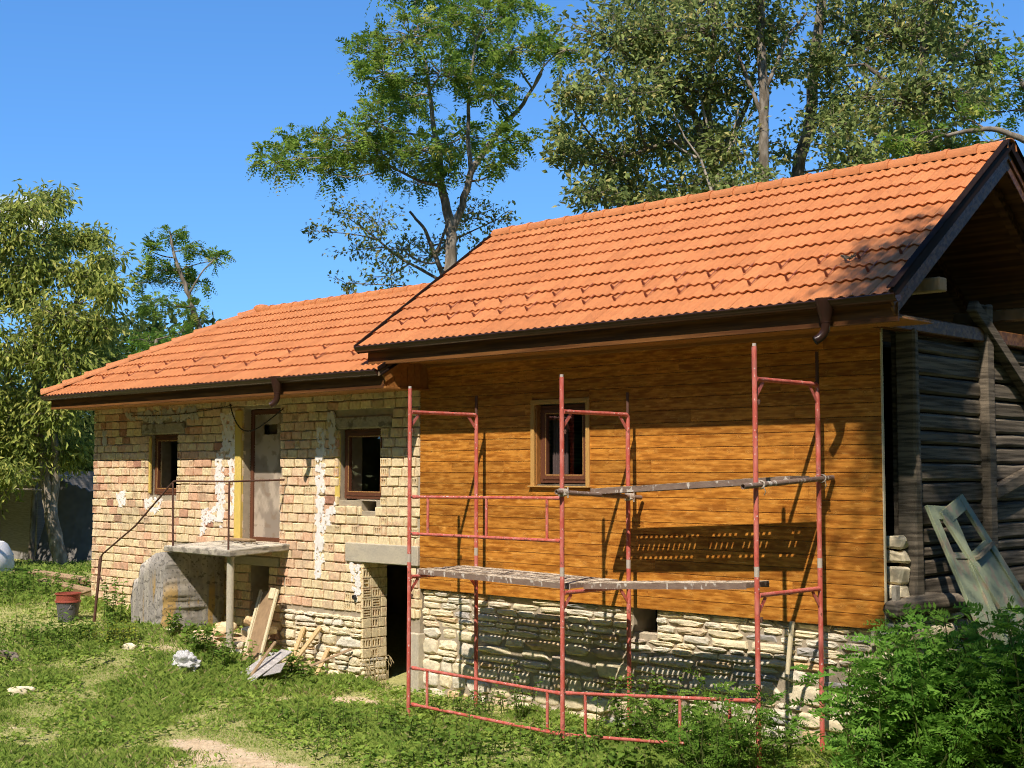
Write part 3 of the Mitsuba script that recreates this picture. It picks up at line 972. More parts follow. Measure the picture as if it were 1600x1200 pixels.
add(TH + '__cladding__top_trim', cbox(TX0, TX1 + .02, -.03, -.002, 4.42, 4.475, .004), 'm_soffit', uv=(.5, .4))
# window with its pale trim
w = window(TH, 'window', MW[0] + .065, MW[1] - .065, MW[2] + .05, MW[3] - .07, .085)
def trim(a, b, c, d):
    add(w + '__trim', cbox(a, b, -.022, .02, c, d, .004), 'm_wintrim')
trim(MW[0] - .01, MW[0] + .05, MW[2] + .02, MW[3]); trim(MW[1] - .05, MW[1] + .01, MW[2] + .02, MW[3]); trim(MW[0] + .05, MW[1] - .05, MW[3] - .055, MW[3])
add(w + '__sill', cbox(MW[0] - .03, MW[1] + .035, -.055, .02, MW[2], MW[2] + .02, .004), 'm_wintrim')
for a, b in ((MW[0] + .05, MW[0] + .068), (MW[1] - .068, MW[1] - .05)):
    add(w + '__reveal', cbox(a, b, .02, .16, MW[2] + .03, MW[3] - .05, .002), 'm_soffit', uv=(.5, .2))
cw = np.linspace(0, 1, 33)
cv = np.vstack([np.stack([MW[0] + .14 + .26 * cw, .24 + .018 * np.sin(cw * 38), 0 * cw + z], 1) for z in (2.9, 3.8)])
add(w + '__curtain', (cv, np.array([[i, i + 1, 34 + i] for i in range(32)] + [[i, 34 + i, 33 + i] for i in range(32)])), 'm_curtain', smooth=True)

# stone base
VH = (-10.15, -9.80, 1.10, 1.41)
SB = TH + '__stone_base'
add(SB, cat(*[box(a, b, .082, .5, c, d) for a, b, c, d in cells(TX0 + .005, TX1, -.4, 1.438, [VH])]), 'm_mortar')
r = np.random.default_rng(31)
k = 200
for zone in ((-.15, .52, .13, .25, .18, .36, .5), (.52, .98, .12, .23, .22, .55, .28), (.98, 1.40, .06, .12, .18, .44, .36)):
    z0, z1, ha, hb, la, lb, sq = zone
    for x0, x1, c, d in stone_rows(TX0, TX1, z0, z1, ha, hb, la, lb, r):
        x0, x1 = max(x0, TX0), min(x1, TX1)
        if x1 - x0 < .08 or (x0 < VH[1] and x1 > VH[0] and d > VH[2] + .03):
            if x1 - x0 >= .08 and x0 < VH[0] - .1:
                x1 = VH[0]
            elif x1 - x0 >= .08 and x1 > VH[1] + .1:
                x0 = VH[1]
            else:
                continue
        k += 1
        if x0 > TX0 + .02 and r.uniform() < .02:
            continue
        if z0 < .3 and r.uniform() < .6:
            m, sm = stone(x0, x1, c, d, .06, r.uniform(-.02, .03), k, depth=.16, sq=sq), True
        else:
            m, sm = flat_stone(x0, x1, c, d, .06, r.uniform(-.006, .025), r), 28
        add(SB + '__stone', m, 'm_stone', uv=(r.uniform(0, 1), r.uniform()), smooth=sm)

# eave
O1 = np.array([0, -.87, 4.655])
A1 = math.atan(.71)
U1, N1 = np.array([0, math.cos(A1), math.sin(A1)]), np.array([0, -math.sin(A1), math.cos(A1)])
RL1 = 2.62 / math.cos(A1)
RX0, RX1 = -14.10, -6.22
zr1 = 4.655 + 2.62 * .71
add(TH + '__gutter', gutter_mesh(-14.13, -6.17, -.868, 4.665, .064), 'm_gutter', smooth=40)
outlet(TH + '__gutter', -6.95, -.87, 4.665)
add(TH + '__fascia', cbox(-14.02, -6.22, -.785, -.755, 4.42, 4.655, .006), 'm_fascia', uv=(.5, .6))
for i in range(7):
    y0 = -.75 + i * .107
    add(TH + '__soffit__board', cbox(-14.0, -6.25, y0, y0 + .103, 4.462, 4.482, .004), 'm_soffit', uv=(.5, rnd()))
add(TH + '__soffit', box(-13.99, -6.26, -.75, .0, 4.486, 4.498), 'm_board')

# roof
dv = np.array([[RX0, -.87, 4.655], [RX1, -.87, 4.655], [RX1, 1.75, zr1], [RX0, 1.75, zr1], [RX0, 4.37, 4.655], [RX1, 4.37, 4.655]])
low = dv - [0, 0, .07]
df = [[0, 1, 2], [0, 2, 3], [3, 2, 5], [3, 5, 4]]
df += [[a + 6, c + 6, b + 6] for a, b, c in df]
for a, b in ((0, 1), (1, 2), (2, 5), (5, 4), (4, 3), (3, 0)):
    df += [[a, a + 6, b + 6], [a, b + 6, b]]
add(TH + '__roof', (np.vstack([dv, low]), np.array(df)), 'm_fascia', uv=(.3, .3))
NR = 10
G1, TW1 = RL1 / NR, .2318
tl = []
for rw in range(NR):
    s0, s1 = rw * G1 - (.03 if rw == 0 else 0), min((rw + 1) * G1 + .05, RL1)
    for j in range(34):
        x = RX1 - .005 - j * TW1
        tl.append((x, roof_tile(x - TW1 + rnd(-.002, .002), x - .003, s0 + rnd(-.004, .004), s1, O1, U1, N1, .032 + rnd(-.004, .004)), (rnd(), rnd())))
tl.sort(key=lambda t: -t[0])
for x, m, u in tl[:298]:
    add(TH + '__roof__roof_tile', m, 'm_tile', uv=u, smooth=True)
vs = cat(*[m for _, m, _ in tl[298:]]); us = np.vstack([np.tile(t, (len(m[0]), 1)) for _, m, t in tl[298:]])
add(TH + '__roof__tiling', vs, 'm_tile', uv=us, smooth=True)
tag(TH + '__roof__tiling', kind='stuff')
n = 22
for i in range(n):
    step = (RX1 - RX0 + .02) / n
    xa = RX0 + step * i
    add(TH + '__roof__ridge_tile', cap_tile((xa, 1.75, zr1 - .005), (xa + step + .03, 1.75, zr1 - .005), .105, .112), 'm_tile', uv=(rnd(), rnd()), smooth=True)
snow_guards(TH + '__roof', [-13.62 + i * .4636 for i in range(16)], G1 * 1.42, O1, U1, N1)
snow_guards(TH + '__roof', [-13.40 + i * .4636 for i in range(16)], G1 * 2.42, O1, U1, N1)
# verge boards with brown flashing on both ends
for x, s in ((RX1, 1), (RX0, -1)):
    for sgn in (1, -1):
        a, b = np.array([x + s * .02, 1.75 - sgn * 2.66, 4.64]), np.array([x + s * .02, 1.75, zr1 + .01])
        up = N1 if sgn > 0 else np.array([0, math.sin(A1), math.cos(A1)])
        if s < 0:
            add(TH + '__roof__verge', cat(beam(a + up * .03, b + up * .03, .03, .06, up), beam(a - up * .05, b - up * .05, .025, .05, up)), 'm_flashing')
            continue
        add(TH + '__roof__verge', cat(beam(a + up * .03, b + up * .03, .04, .10, up), beam(a + up * .103, b + up * .103, .08, .012, up)), 'm_flashing')
        add(TH + '__roof__verge_board', beam(a - up * .06 - [s * .03, 0, 0], b - up * .06 - [s * .03, 0, 0], .03, .07, up), 'm_fascia', uv=(.5, .5))
        add(TH + '__roof__verge_board', beam(a - up * .15 - [s * .05, 0, 0], b - up * .15 - [s * .05, 0, 0], .03, .10, up), 'm_fascia', uv=(.5, .2))
# the dead leaf and twig caught by a guard on the right
tw = O1 + np.array([-7.02, 0, 0]) + U1 * (G1 * 2.36) + N1 * .075
add(TH + '__roof__caught_twigs', cat(*[tube([tw + U1 * rnd(-.03, .03) + np.array([rnd(-.08, .08), 0, rnd(0, .02)]), tw + U1 * rnd(-.05, .05) + np.array([rnd(-.12, .12), 0, rnd(.02, .05)])], .006, 5) for _ in range(14)]), 'm_bark', uv=(.1, .1))

# gable end: old log wall with doorway, posts, braces and bare rafters
GW = TH + '__gable_wall'
GX = -6.78
add(GW, cat(box(GX - .22, GX - .12, .52, 3.62, 1.3, 4.45)), 'm_log', uv=(.2, .7))
r = np.random.default_rng(5)
z = 1.66
while z < 4.40:
    hh = min(r.choice([.13, .15, .2, .24, .19]), 4.46 - z)
    for y0, y1 in ((.62, 2.17), (2.33, 3.62)):
        m = trimesh.Trimesh(*cbox(GX - .13, GX + .0, y0, y1, z + .004, z + hh - .012, .028), process=False).subdivide().subdivide()
        v = np.array(m.vertices)
        v[:, 0] += .03 * (meshkit.fbm(np.stack([v[:, 1] * 1.5, v[:, 2] * 9, 0 * v[:, 0] + z], -1), 3, 4) - .5)
        v[:, 2] += .035 * (meshkit.fbm(np.stack([v[:, 1] * 1.3, 0 * v[:, 2] + z * 3, 0 * v[:, 0]], -1), 2, 6) - .5)
        add(GW + '__log', (v, np.array(m.faces)), 'm_log', uv=(r.uniform(), r.uniform()))
    z += hh
add(GW + '__post', cbox(GX - .14, GX + .05, .46, .63, 1.62, 4.5, .02, .012), 'm_log', uv=(.7, .3))
add(GW + '__post', cbox(GX - .10, GX + .09, 2.15, 2.35, 1.55, 4.9, .02, .012), 'm_log', uv=(.6, .8))
add(GW + '__brace', beam((GX + .06, 1.85, 4.85), (GX + .06, 3.75, 3.65), .12, .15, b=.015), 'm_log', uv=(.4, .4))
add(GW + '__brace', beam((GX + .05, 2.3, 2.75), (GX + .05, 3.6, 3.05), .1, .16, b=.02), 'm_log', uv=(.5, .9))
m = trimesh.Trimesh(*tube([(GX + .02, -.02, 1.60), (GX + .03, .7, 1.63), (GX + .02, 1.7, 1.57)], [.10, .115, .10], 14), process=False).subdivide()
v = np.array(m.vertices); v = v + (.05 * (meshkit.fbm(v * 5, 3, 8) - .5))[:, None] * np.array([1, .2, 1])
add(GW + '__sill_log', (v, np.array(m.faces)), 'm_log', uv=(.95, .6), smooth=True)
add(GW + '__tie_beam', cbox(GX - .10, GX + .06, -.15, 3.7, 4.46, 4.62, .012), 'm_fascia', uv=(.4, .4))
for x in (-6.5, -7.6, -8.7, -9.8):
    for sgn in (1, -1):
        up = N1 if sgn > 0 else np.array([0, math.sin(A1), math.cos(A1)])
        add(TH + '__roof__rafter', beam(np.array([x, 1.75 - sgn * 2.5, 4.70]) - up * .15, np.array([x, 1.75, zr1 - .03]) - up * .15, .09, .12, up), 'm_fascia', uv=(.5, rnd()))
v, f = cbox(-7.6, -6.22, .08, .24, 4.80, 4.94, .012)
add(TH + '__roof__purlin', (v, f), 'm_oldwood', uv=(.75, .3))
add(TH + '__roof__purlin', cbox(-7.6, -6.3, 3.2, 3.36, 4.80, 4.94, .012), 'm_oldwood', uv=(.5, .3))
r = np.random.default_rng(77)
k = 900
for y0, y1, c, d in stone_rows(-.02, 3.6, .15, 1.50, .14, .28, .22, .5, r):
    y0, y1 = max(y0, -.02), min(y1, 3.6)
    if y1 - y0 < .1:
        continue
    k += 1
    v, f = stone(y0, y1, c, d, 0, 0, k, depth=.22, sq=.6)
    v = np.stack([GX + .06 - v[:, 1] + r.uniform(-.03, .06), v[:, 0], v[:, 2]], 1)
    add(SB + '__stone', (v, f[:, ::-1]), 'm_stone', uv=(r.uniform(0, 1), r.uniform()), smooth=True)
for i, (y0, y1, z0, z1) in enumerate(((.24, .47, 1.68, 1.84), (.29, .47, 1.85, 2.03), (.30, .47, 2.04, 2.19), (.33, .47, 2.20, 2.33))):
    add(GW + '__door_stone', cbox(GX - .25, GX - .02, y0 + rnd(0, .02), y1, z0, z1 - .008, .025, .012), 'm_stone', uv=(.3, rnd()))
add(GW + '__stop_board', cbox(GX + .0, GX + .05, .02, .12, 1.42, 1.85, .01), 'm_concrete')

# ================================================================== SCAFFOLDING
SC = 'scaffolding'
tag(SC, 'red painted tube scaffolding in two lifts along the plank wall', 'scaffold')
FX = (-12.47, -9.955, -7.43)
YF, YR = -1.40, -.25
PR = .0255


def collar(x, y, z, L=.10):
    return tube([(x, y, z), (x, y, z + L)], PR * 1.02, 14)


def scaffold_frame(x, zb, zc, zt_front, zt_rear, upper):
    k = new(SC + '__frame')
    # front pole, rear pole with its bent shoulder, the top tube between them
    zf = zt_front if upper else zc + .30
    front = tube([(x, YF, zb), (x + .002, YF, (zb + zf) / 2), (x, YF, zf)], PR, 14)
    rear = tube([(x, YR, zb), (x, YR, zc - .05), (x, YR - .008, zc - .018), (x, YR - .035, zc)] if upper else [(x, YR, zb), (x, YR, zc + .28)], PR, 14)
    bar = tube([(x, YF + .02, zc), (x, YF + .06, zc), (x, YR - .03, zc)], [PR * 1.25, PR * .9, PR * .9], 12)
    add(k, cat(front, rear, bar), 'm_redpaint', smooth=40)
    g1 = beam((x, YF + .02, zc - .17), (x, YF + .15, zc - .02), .012, .04, (0, 1, 0), .002)
    g2 = beam((x, YR - .02, zc - .17), (x, YR - .15, zc - .02), .012, .04, (0, 1, 0), .002)
    add(k + '__gusset', g1, 'm_redpaint'); add(k + '__gusset', g2, 'm_redpaint')
    add(k + '__locking_pin', cat(tube([(x + .02, YF + .005, zc - .22), (x + .06, YF + .005, zc - .22)], .009, 8), tube([(x + .045, YF + .005, zc - .25), (x + .045, YF + .005, zc - .20)], .012, 8)), 'm_rust')
    if upper:
        add(k + '__spigot', tube([(x, YR, zc - .02), (x, YR, zt_rear)], .019, 10), 'm_rust', smooth=40)
        add(k + '__spigot', tube([(x, YF, zt_front - .01), (x, YF, zt_front + .03)], .021, 10), 'm_wire', smooth=40)
        add(k + '__sleeve', collar(x, YF, zb - .06), 'm_wire', smooth=40)
        add(k + '__sleeve', collar(x, YR, zb - .03), 'm_wire', smooth=40)
    else:
        add(k + '__foot', lathe([(0, 0), (.06, 0), (.06, .012), (.022, .014), (.022, .10)], (x, YF, zb - .02), 14), 'm_rust')
        add(k + '__foot', lathe([(0, 0), (.06, 0), (.06, .012), (.022, .014), (.022, .10)], (x, YR, zb - .02), 14), 'm_rust')
    labels[k] = {}


LZ, UZ = (1.71, 1.67, 1.80), (3.73, 3.66, 3.90)
for x, a, b in zip(FX, LZ, UZ):
    scaffold_frame(x, float(ground_z(x, YF)) - .05, a, 0, 0, False)
for x, a, b, tf, tr in zip(FX, LZ, UZ, (4.02, 4.04, 4.22), (3.98, 3.92, 4.24)):
    scaffold_frame(x, a + .24, b, tf, tr, True)


def guard_rail(xa, xb, za, zb, za2, zb2, ups):
    k = new(SC + '__guard_rail')
    y = YF + .03
    v = []
    for p, q in (((xa + .05, y, za), (xb - .05, y, zb)), ((xa + .05, y, za2), (xb - .05, y, zb2))):
        p, q = np.array(p), np.array(q)
        d = (q - p) / np.linalg.norm(q - p)
        v.append(tube([p - d * .02, p + d * .06, p + d * .1, q - d * .1, q - d * .06, q + d * .02], [.024, .024, .0185, .0185, .024, .024], 10))
    add(k, cat(*v), 'm_redpaint', smooth=50)
    for u in ups:
        x = xa + (xb - xa) * u
        add(k + '__upright', tube([(x, y, za2 + (zb2 - za2) * u), (x, y, za + (zb - za) * u)], .017, 10), 'm_redpaint', smooth=50)
    for s, (x, zz) in ((1, (xa, za)), (1, (xa, za2)), (-1, (xb, zb)), (-1, (xb, zb2))):
        add(k + '__clip', tube([(x + s * .022, y - .03, zz), (x + s * .05, y - .01, zz)], .011, 8), 'm_rust')
    labels[k] = {}


guard_rail(FX[0], FX[1], 2.685, 2.705, 2.235, 2.235, (.12, .52, .90))
guard_rail(FX[0], FX[1], .61, .575, .17, .135, (.12, .90))
guard_rail(FX[1], FX[2], .59, .79, .14, .33, (.12, .62, .86))


def deck_poly(L, Wd, gaps, seed):
    P = sbox(0, 0, L, Wd)
    hs = []
    n = int((L - .16) / .0735)
    for i in range(n):
        x = .09 + i * .0735
        if i in gaps:
            continue
        hs.append(sbox(x - .009, Wd * .42, x + .009, Wd * .58))
        hs.append(sbox(x - .017, Wd * .20, x + .017, Wd * .27))
        hs.append(sbox(x - .017, Wd * .73, x + .017, Wd * .80))
    rings = [list(h.exterior.coords)[::-1] for h in hs]
    return Polygon(P.exterior.coords, rings)


def deck(label, xa, xb, y0, y1, za, zb, gaps):
    """perforated steel scaffold deck"""
    k = new('scaffold_deck')
    tag(k, label, 'scaffold deck', 'perforated steel decks on the scaffolding')
    L = xb - xa
    v, f = extrude(deck_poly(L, y1 - y0, gaps, 1), .004)
    def put(m):
        w = np.array(m[0], float); w[:, 2] += za + (zb - za) * w[:, 0] / L
        return w + [xa, y0, 0], m[1]
    add(k, put((v, f)), 'm_decktop')
    add(k + '__side_rail', put(box(0, L, 0, .004, -.062, -.0005)), 'm_steelbrown', uv=(.55, .2))
    add(k + '__side_rail', put(box(0, L, y1 - y0 - .004, y1 - y0, -.062, -.0005)), 'm_steelbrown', uv=(.3, .6))
    add(k + '__end_rail', put(box(.001, .005, .005, y1 - y0 - .005, -.05, -.0005)), 'm_steelbrown', uv=(.3, .6))
    add(k + '__end_rail', put(box(L - .005, L - .001, .005, y1 - y0 - .005, -.05, -.0005)), 'm_steelbrown', uv=(.3, .6))


z0 = PR + .062
deck('lower perforated deck in the left bay, the outer one of the pair', FX[0] - .04, FX[1] - .02, -1.25, -.88, LZ[0] + z0, LZ[1] + z0, {15, 16, 26})
deck('lower perforated deck in the left bay, the inner one next to the wall', FX[0] - .03, FX[1] - .02, -.80, -.42, LZ[0] + z0, LZ[1] + z0, {14, 22, 27})
deck('lower perforated deck alone in the right bay of the scaffolding', FX[1] + .03, FX[2] - .34, -1.08, -.67, LZ[1] + z0, LZ[2] + z0 - .005, {15, 16})
deck('single upper perforated deck slung between two loose tubes at window sill height', -10.06, -7.44, -.80, -.41, 2.80, 2.95, {15, 16, 22, 28, 29})


def loose_tube(label, p, q, r, mats):
    k = new('scaffold_tube')
    tag(k, label, 'scaffold tube')
    p, q = np.array(p), np.array(q); d = (q - p) / np.linalg.norm(q - p)
    o, i = tube([p, q], r, 16, cap=False), tube([p, q], r * .82, 16, cap=False)
    w = np.arange(16)
    add(k, cat(o, (i[0], i[1][:, ::-1])), mats, uv=(.7, .3), smooth=True)
    v = np.vstack([o[0][:16], i[0][:16], o[0][16:32], i[0][16:32]])
    f = []
    for j in range(16):
        n = (j + 1) % 16
        f += [[j, 16 + n, n], [j, 16 + j, 16 + n], [32 + j, 32 + n, 48 + n], [32 + j, 48 + n, 48 + j]]
    add(k + '__rim', (v, np.array(f)), 'm_steelbrown', uv=(.2, .3))
    return k, p, d


k1, p, d = loose_tube('rusty cross tube clamped to the middle scaffold pole under the upper deck', (FX[1] + .035, -1.53, 2.775), (FX[1] + .035, -.06, 2.695), .026, 'm_steelbrown')
k2, p2, d2 = loose_tube('rusty cross tube tied to the right scaffold poles under the upper deck', (FX[2] + .035, -1.67, 2.855), (FX[2] + .035, -.035, 2.935), .027, 'm_steelbrown')
for y in (YF, YR):
    c = np.array([FX[1] + .03, y, 2.775 - .08 * (y + 1.53) / 1.47])
    add(k1 + '__coupler', cat(tube([c + [0, -.035, 0], c + [0, .035, 0]], .042, 12), tube([c + [-.03, 0, -.045], c + [-.03, 0, .045]], .040, 12), cbox(c[0] - .05, c[0] + .03, y - .05, y + .05, c[2] - .012, c[2] + .012, .004),
                                tube([c + [.03, .03, -.06], c + [.03, .03, .06]], .009, 8), tube([c + [-.06, -.03, -.02], c + [.06, -.03, -.02]], .009, 8)), 'm_wire', smooth=40)
for y in (YF + .03, YR):
    c = np.array([FX[2] + .02, y, 2.868 + .05 * (y + 1.4)])
    for q in range(3):
        t = np.linspace(0, 2 * np.pi, 22)
        ring = c + np.stack([.055 * np.cos(t) + rnd(-.006, .006), .02 * np.sin(t * 1.0 + q) + rnd(-.02, .02), .042 * np.sin(t)], 1)
        add(k2 + '__wire_tie', tube(ring, .0045, 5), 'm_wire', smooth=True)
    add(k2 + '__wire_tie', tube([c + [.05, 0, -.02], c + [.06, .02, -.07], c + [.03, .04, -.10]], .005, 5), 'm_wire', smooth=True)

# ================================================================== LOOSE THINGS
def leaning(name, label, cat_, p, q, w, t, mat_, uv, up=(0, -1, .4), group=None, jit=.002):
    k = new(name)
    tag(k, label, cat_, group)
    add(k, beam(p, q, w, t, up, .004, jit), mat_, uv=uv)
    return k


leaning('timber_batten', 'short pale batten upright under the cladding, between the two right scaffold poles', 'batten', (-7.93, -.10, .86), (-7.92, -.02, 1.41), .045, .035, 'm_cream', None, group=None)
leaning('timber_batten', 'small batten stub under the right lower corner of the cladding', 'batten', (-6.99, .01, 1.23), (-6.99, .03, 1.40), .04, .03, 'm_cream', None)

# the moulded door leaf leaning in the recess, and what lies in front of it
k = new('leaning_board')
tag(k, 'old brown door board with cream edges leaning against the wall by the recess', 'board')
a, b = np.array([-16.62, -.78, .22]), np.array([-16.95, -.25, 1.12])
xdir = np.array([1.0, .08, 0]); xdir /= np.linalg.norm(xdir)
dd = (b - a) / np.linalg.norm(b - a); dd /= np.linalg.norm(dd)
nn_ = np.cross(xdir, dd)
Lb = 1.18
ctr = a + dd * Lb / 2
add(k, obox(ctr, [xdir, dd, nn_], (.17, Lb / 2, .012), .003), 'm_oldwood', uv=(.15, .3))
add(k + '__edge_strip', obox(ctr - xdir * .185 + nn_ * .01, [xdir, dd, nn_], (.022, Lb / 2, .022), .004), 'm_cream')
add(k + '__edge_strip', obox(ctr - xdir * .14 + nn_ * .016, [xdir, dd, nn_], (.007, Lb / 2 - .04, .012), .003), 'm_cream')
add(k + '__edge_strip', obox(ctr + xdir * .185 + nn_ * .01, [xdir, dd, nn_], (.022, Lb / 2 + .03, .02), .004), 'm_cream')
add(k + '__top_block', obox(ctr + xdir * .10 + dd * (Lb / 2 - .05) + nn_ * .03, [xdir, dd, nn_], (.06, .09, .012), .004), 'm_cream')
for i, (dx, ang) in enumerate(((0, .18), (.06, .30), (.17, .42))):
    pass
lab = ('weathered grey board lying on the slope below the leaning door board, lowest of three', 'weathered grey board propped below the leaning door board, middle of three', 'weathered grey board propped below the leaning door board, topmost of three')
for i, (px, py, pz, qx, qy, qz, w) in enumerate(((-16.3, -1.55, .06, -15.35, -1.15, .30, .22), (-15.72, -1.62, .05, -15.65, -.86, .48, .30), (-15.98, -1.58, .06, -15.98, -.86, .42, .20))):
    leaning('grey_board', lab[i], 'board', (px, py, pz), (qx, qy, qz), w, .02, 'm_greyboard', (rnd(), rnd()), up=(-.1, -.7, 1))
leaning('thin_lath', 'thin brown lath standing in front of the grey boards', 'lath', (-15.78, -1.5, .04), (-15.66, -1.05, .62), .045, .02, 'm_oldwood', (.3, .2))
leaning('timber_stake', 'pale fresh stake leaning on the stone foot, left of two crossed ones', 'stake', (-16.18, -.48, .02), (-16.32, -.06, .68), .07, .035, 'm_stake', None)
leaning('timber_stake', 'pale fresh stake leaning on the stone foot, right of two crossed ones', 'stake', (-16.20, -.52, .02), (-15.92, -.06, .72), .075, .035, 'm_stake', None)
leaning('timber_stake', 'short pale stake by the weeds, right of the two crossed stakes', 'stake', (-15.78, -.25, .02), (-15.76, -.04, .42), .07, .03, 'm_stake', None)
leaning('thin_lath', 'long thin brown lath slanting over the weeds at the foot of the wall', 'lath', (-15.9, -.75, .06), (-15.18, -.08, .47), .04, .02, 'm_oldwood', (.35, .7))
k = new('plastic_bag')
tag(k, 'crumpled whitish plastic bag lying in the grass below the landing', 'bag')
m = trimesh.creation.icosphere(subdivisions=4)
v = np.array(m.vertices)
v = v * (1 + .8 * (np.abs(meshkit.fbm(v * 1.9, 3, 3) - .5) * 2 - .3))[:, None] * [.27, .17, .19]
v[:, 2] = np.maximum(v[:, 2], -.08); v[:, 0] += .25 * np.maximum(0, -v[:, 2]) 
add(k, (v + [-16.55, -1.95, .32], m.faces), 'm_bag', smooth=12)
# buckets
k = new('bucket')
tag(k, 'dark grey plastic bucket in the grass at the left corner of the brick house', 'bucket')
bc = (-21.02, -1.35, .50)
add(k, lathe([(0, .02), (.15, 0), (.185, .30), (.195, .31), (.195, .33), (.18, .33), (.15, .02), (0, .03)], bc, 28), 'm_bucket', smooth=35)
add(k + '__handle', tube([(bc[0] + .2 * math.cos(a), bc[1] - .05 - .05 * math.sin(a), bc[2] + .31 - .14 * math.sin(a)) for a in np.linspace(0, np.pi, 14)], .004, 6), 'm_wire')
k = new('bucket')
tag(k, 'red brown bucket stuck upright into the dark grey bucket', 'bucket')
add(k, lathe([(0, .22), (.165, .22), (.172, .33), (.212, .335), (.212, .36), (.19, .365), (.196, .46), (.214, .465), (.214, .485), (.192, .487), (.186, .40), (.165, .24), (0, .24)], bc, 28), 'm_redplastic', smooth=35)
# stones, bits of brick and rubble
def lump(name, label, cat_, x, y, size, mat_, uv=None, seed=0, dz=.0, group=None, rough=.2):
    k = new(name)
    tag(k, label, cat_, group)
    add(k, rock((x, y, float(ground_z(x, y)) + size[2] * .45 + dz), size, seed, 2, rough, seed * 1.3), mat_, uv=uv, smooth=25)


lump('stone_block', 'pale yellow stone lying in the grass, lowest stone on the left', 'stone', -17.05, -4.1, (.19, .13, .07), 'm_stone', (.1, .2), 1)
lump('brick_piece', 'broken reddish brick at the left edge beside the pale yellow stone', 'brick', -17.45, -4.25, (.16, .08, .05), 'm_brick', (.8, .2), 2)
k = new('log_piece')
tag(k, 'short reddish brown log lying in the bare grass at the left edge', 'log')
add(k, tube([(-19.35, -3.3, .33), (-19.0, -3.25, .31), (-18.75, -3.32, .28)], [.06, .07, .055], 10), 'm_bark', uv=(.3, .2), smooth=50)
lump('stone_block', 'flat yellowish stone in the weeds left of the plastic bag', 'stone', -18.3, -2.4, (.2, .1, .05), 'm_stone', (.1, .8), 3)
lump('stone_block', 'small light stone in the grass in front of the stair block', 'stone', -17.75, -2.1, (.12, .07, .06), 'm_stone', (.4, .5), 5)
rub = [(-17.75, -.95, .26, .0), (-17.35, -.80, .30, .1), (-17.0, -.75, .24, .0), (-17.55, -.55, .28, .12), (-17.1, -.45, .30, .15), (-17.4, -.25, .26, .22), (-16.85, -.5, .2, .05), (-17.85, -.5, .2, .1), (-16.8, -.9, .2, -.02), (-17.2, -1.1, .18, 0), (-17.6, -1.15, .16, 0), (-16.95, -.2, .22, .2)]
for i, (x, y, s, dz) in enumerate(rub):
    lump('rubble_stone', 'pale stone lump in the rubble under the concrete landing' if i % 3 else 'reddish brick lump in the rubble under the concrete landing', 'rubble', x, y, (s * .46, s * .36, s * .26), 'm_stone' if i % 3 else 'm_brick', (rnd(.3, 1), rnd()), 60 + i, dz, 'pale rubble under the concrete landing' if i % 3 else 'reddish rubble under the concrete landing', .34)
# timbers and leaning plank beyond the left corner
for i, (p, q, lab) in enumerate((((-27.1, 1.05, .87), (-22.9, .9, .83), 'long old beam lying behind the left corner of the brick house, the upper one'), ((-25.7, .55, .80), (-22.9, .35, .72), 'long old beam lying behind the left corner of the brick house, the lower one'))):
    leaning('timber_beam', lab, 'beam', p, q, .16, .10, 'm_oldwood', (.25 - .1 * i, rnd()), up=(0, -.3, 1), jit=.006)
leaning('timber_beam', 'short plank sloping from the beams down to the buckets', 'plank', (-23.2, -.6, .60), (-22.78, .25, .88), .12, .03, 'm_oldwood', (.45, .3), up=(-.6, -.3, 1))
# white tub at the left edge
k = new('white_tub')
tag(k, 'white rounded plastic tub cut off by the left edge', 'tub')
add(k, lathe([(0, 0), (.50, 0), (.62, .25), (.60, .5), (.48, .72), (.40, .78), (.38, .74), (.45, .6)], (-28.3, .55, .72), 32), 'm_white', smooth=40)
add(k + '__handle', tube([(-28.35, .35, 1.42), (-27.9, .3, 1.62), (-27.45, .3, 1.80), (-27.35, .3, 1.78)], .045, 10), 'm_white', smooth=True)

# two old green door leaves leaning on the gable wall
def green_door(label, a, wdir, L, w, lean):
    k = new('door_leaf')
    tag(k, label, 'door')
    a, wdir = np.array(a), np.array(wdir, float); wdir /= np.linalg.norm(wdir)
    up = np.array(lean, float); up /= np.linalg.norm(up)
    wdir -= up * (up @ wdir); wdir /= np.linalg.norm(wdir)
    n = np.cross(up, wdir)
    if n[0] < 0:
        n = -n
    A = [wdir, up, n]
    def part(name, u0, u1, v0, v1, w0, w1, m='m_green'):
        add(k + '__' + name, obox(a + wdir * (u0 + u1) / 2 + up * (v0 + v1) / 2 + n * (w0 + w1) / 2, A, ((u1 - u0) / 2, (v1 - v0) / 2, (w1 - w0) / 2), .004), m)
    part('stile', 0, .13, 0, L, 0, .04); part('stile', w - .13, w, 0, L, 0, .04)
    nb = 3
    part('rail', .13, w - .13, 0, .22, .001, .038); part('rail', .13, w - .13, L - .16, L, .001, .038)
    hs = [(.22, .22 + (L - .38) * .34), (.22 + (L - .38) * .34 + .09, L - .16 - .44)]
    part('panel', .13, w - .13, hs[0][0], hs[0][1], .012, .024)
    part('rail', .13, w - .13, hs[0][1], hs[0][1] + .09, .001, .038)
    part('panel', .13, w - .13, hs[1][0], hs[1][1], .012, .024)
    part('rail', .13, w - .13, hs[1][1], hs[1][1] + .07, .001, .038)
    if w < .6:
        return k
    part('ledge', .10, w - .10, hs[1][1] - .02, hs[1][1] + .02, .036, .10, 'm_oldwoodgreen')
    part('ledge', .11, w - .10, hs[0][1] + .0, hs[0][1] + .035, .036, .08, 'm_oldwoodgreen')
    return k


def m_oldwoodgreen(p, n, uv):
    g = fbm(p.x * 20, p.y * 20, p.z * 20, 3)
    return mix(C(.12, .10, .07), C(.24, .23, .17), g)


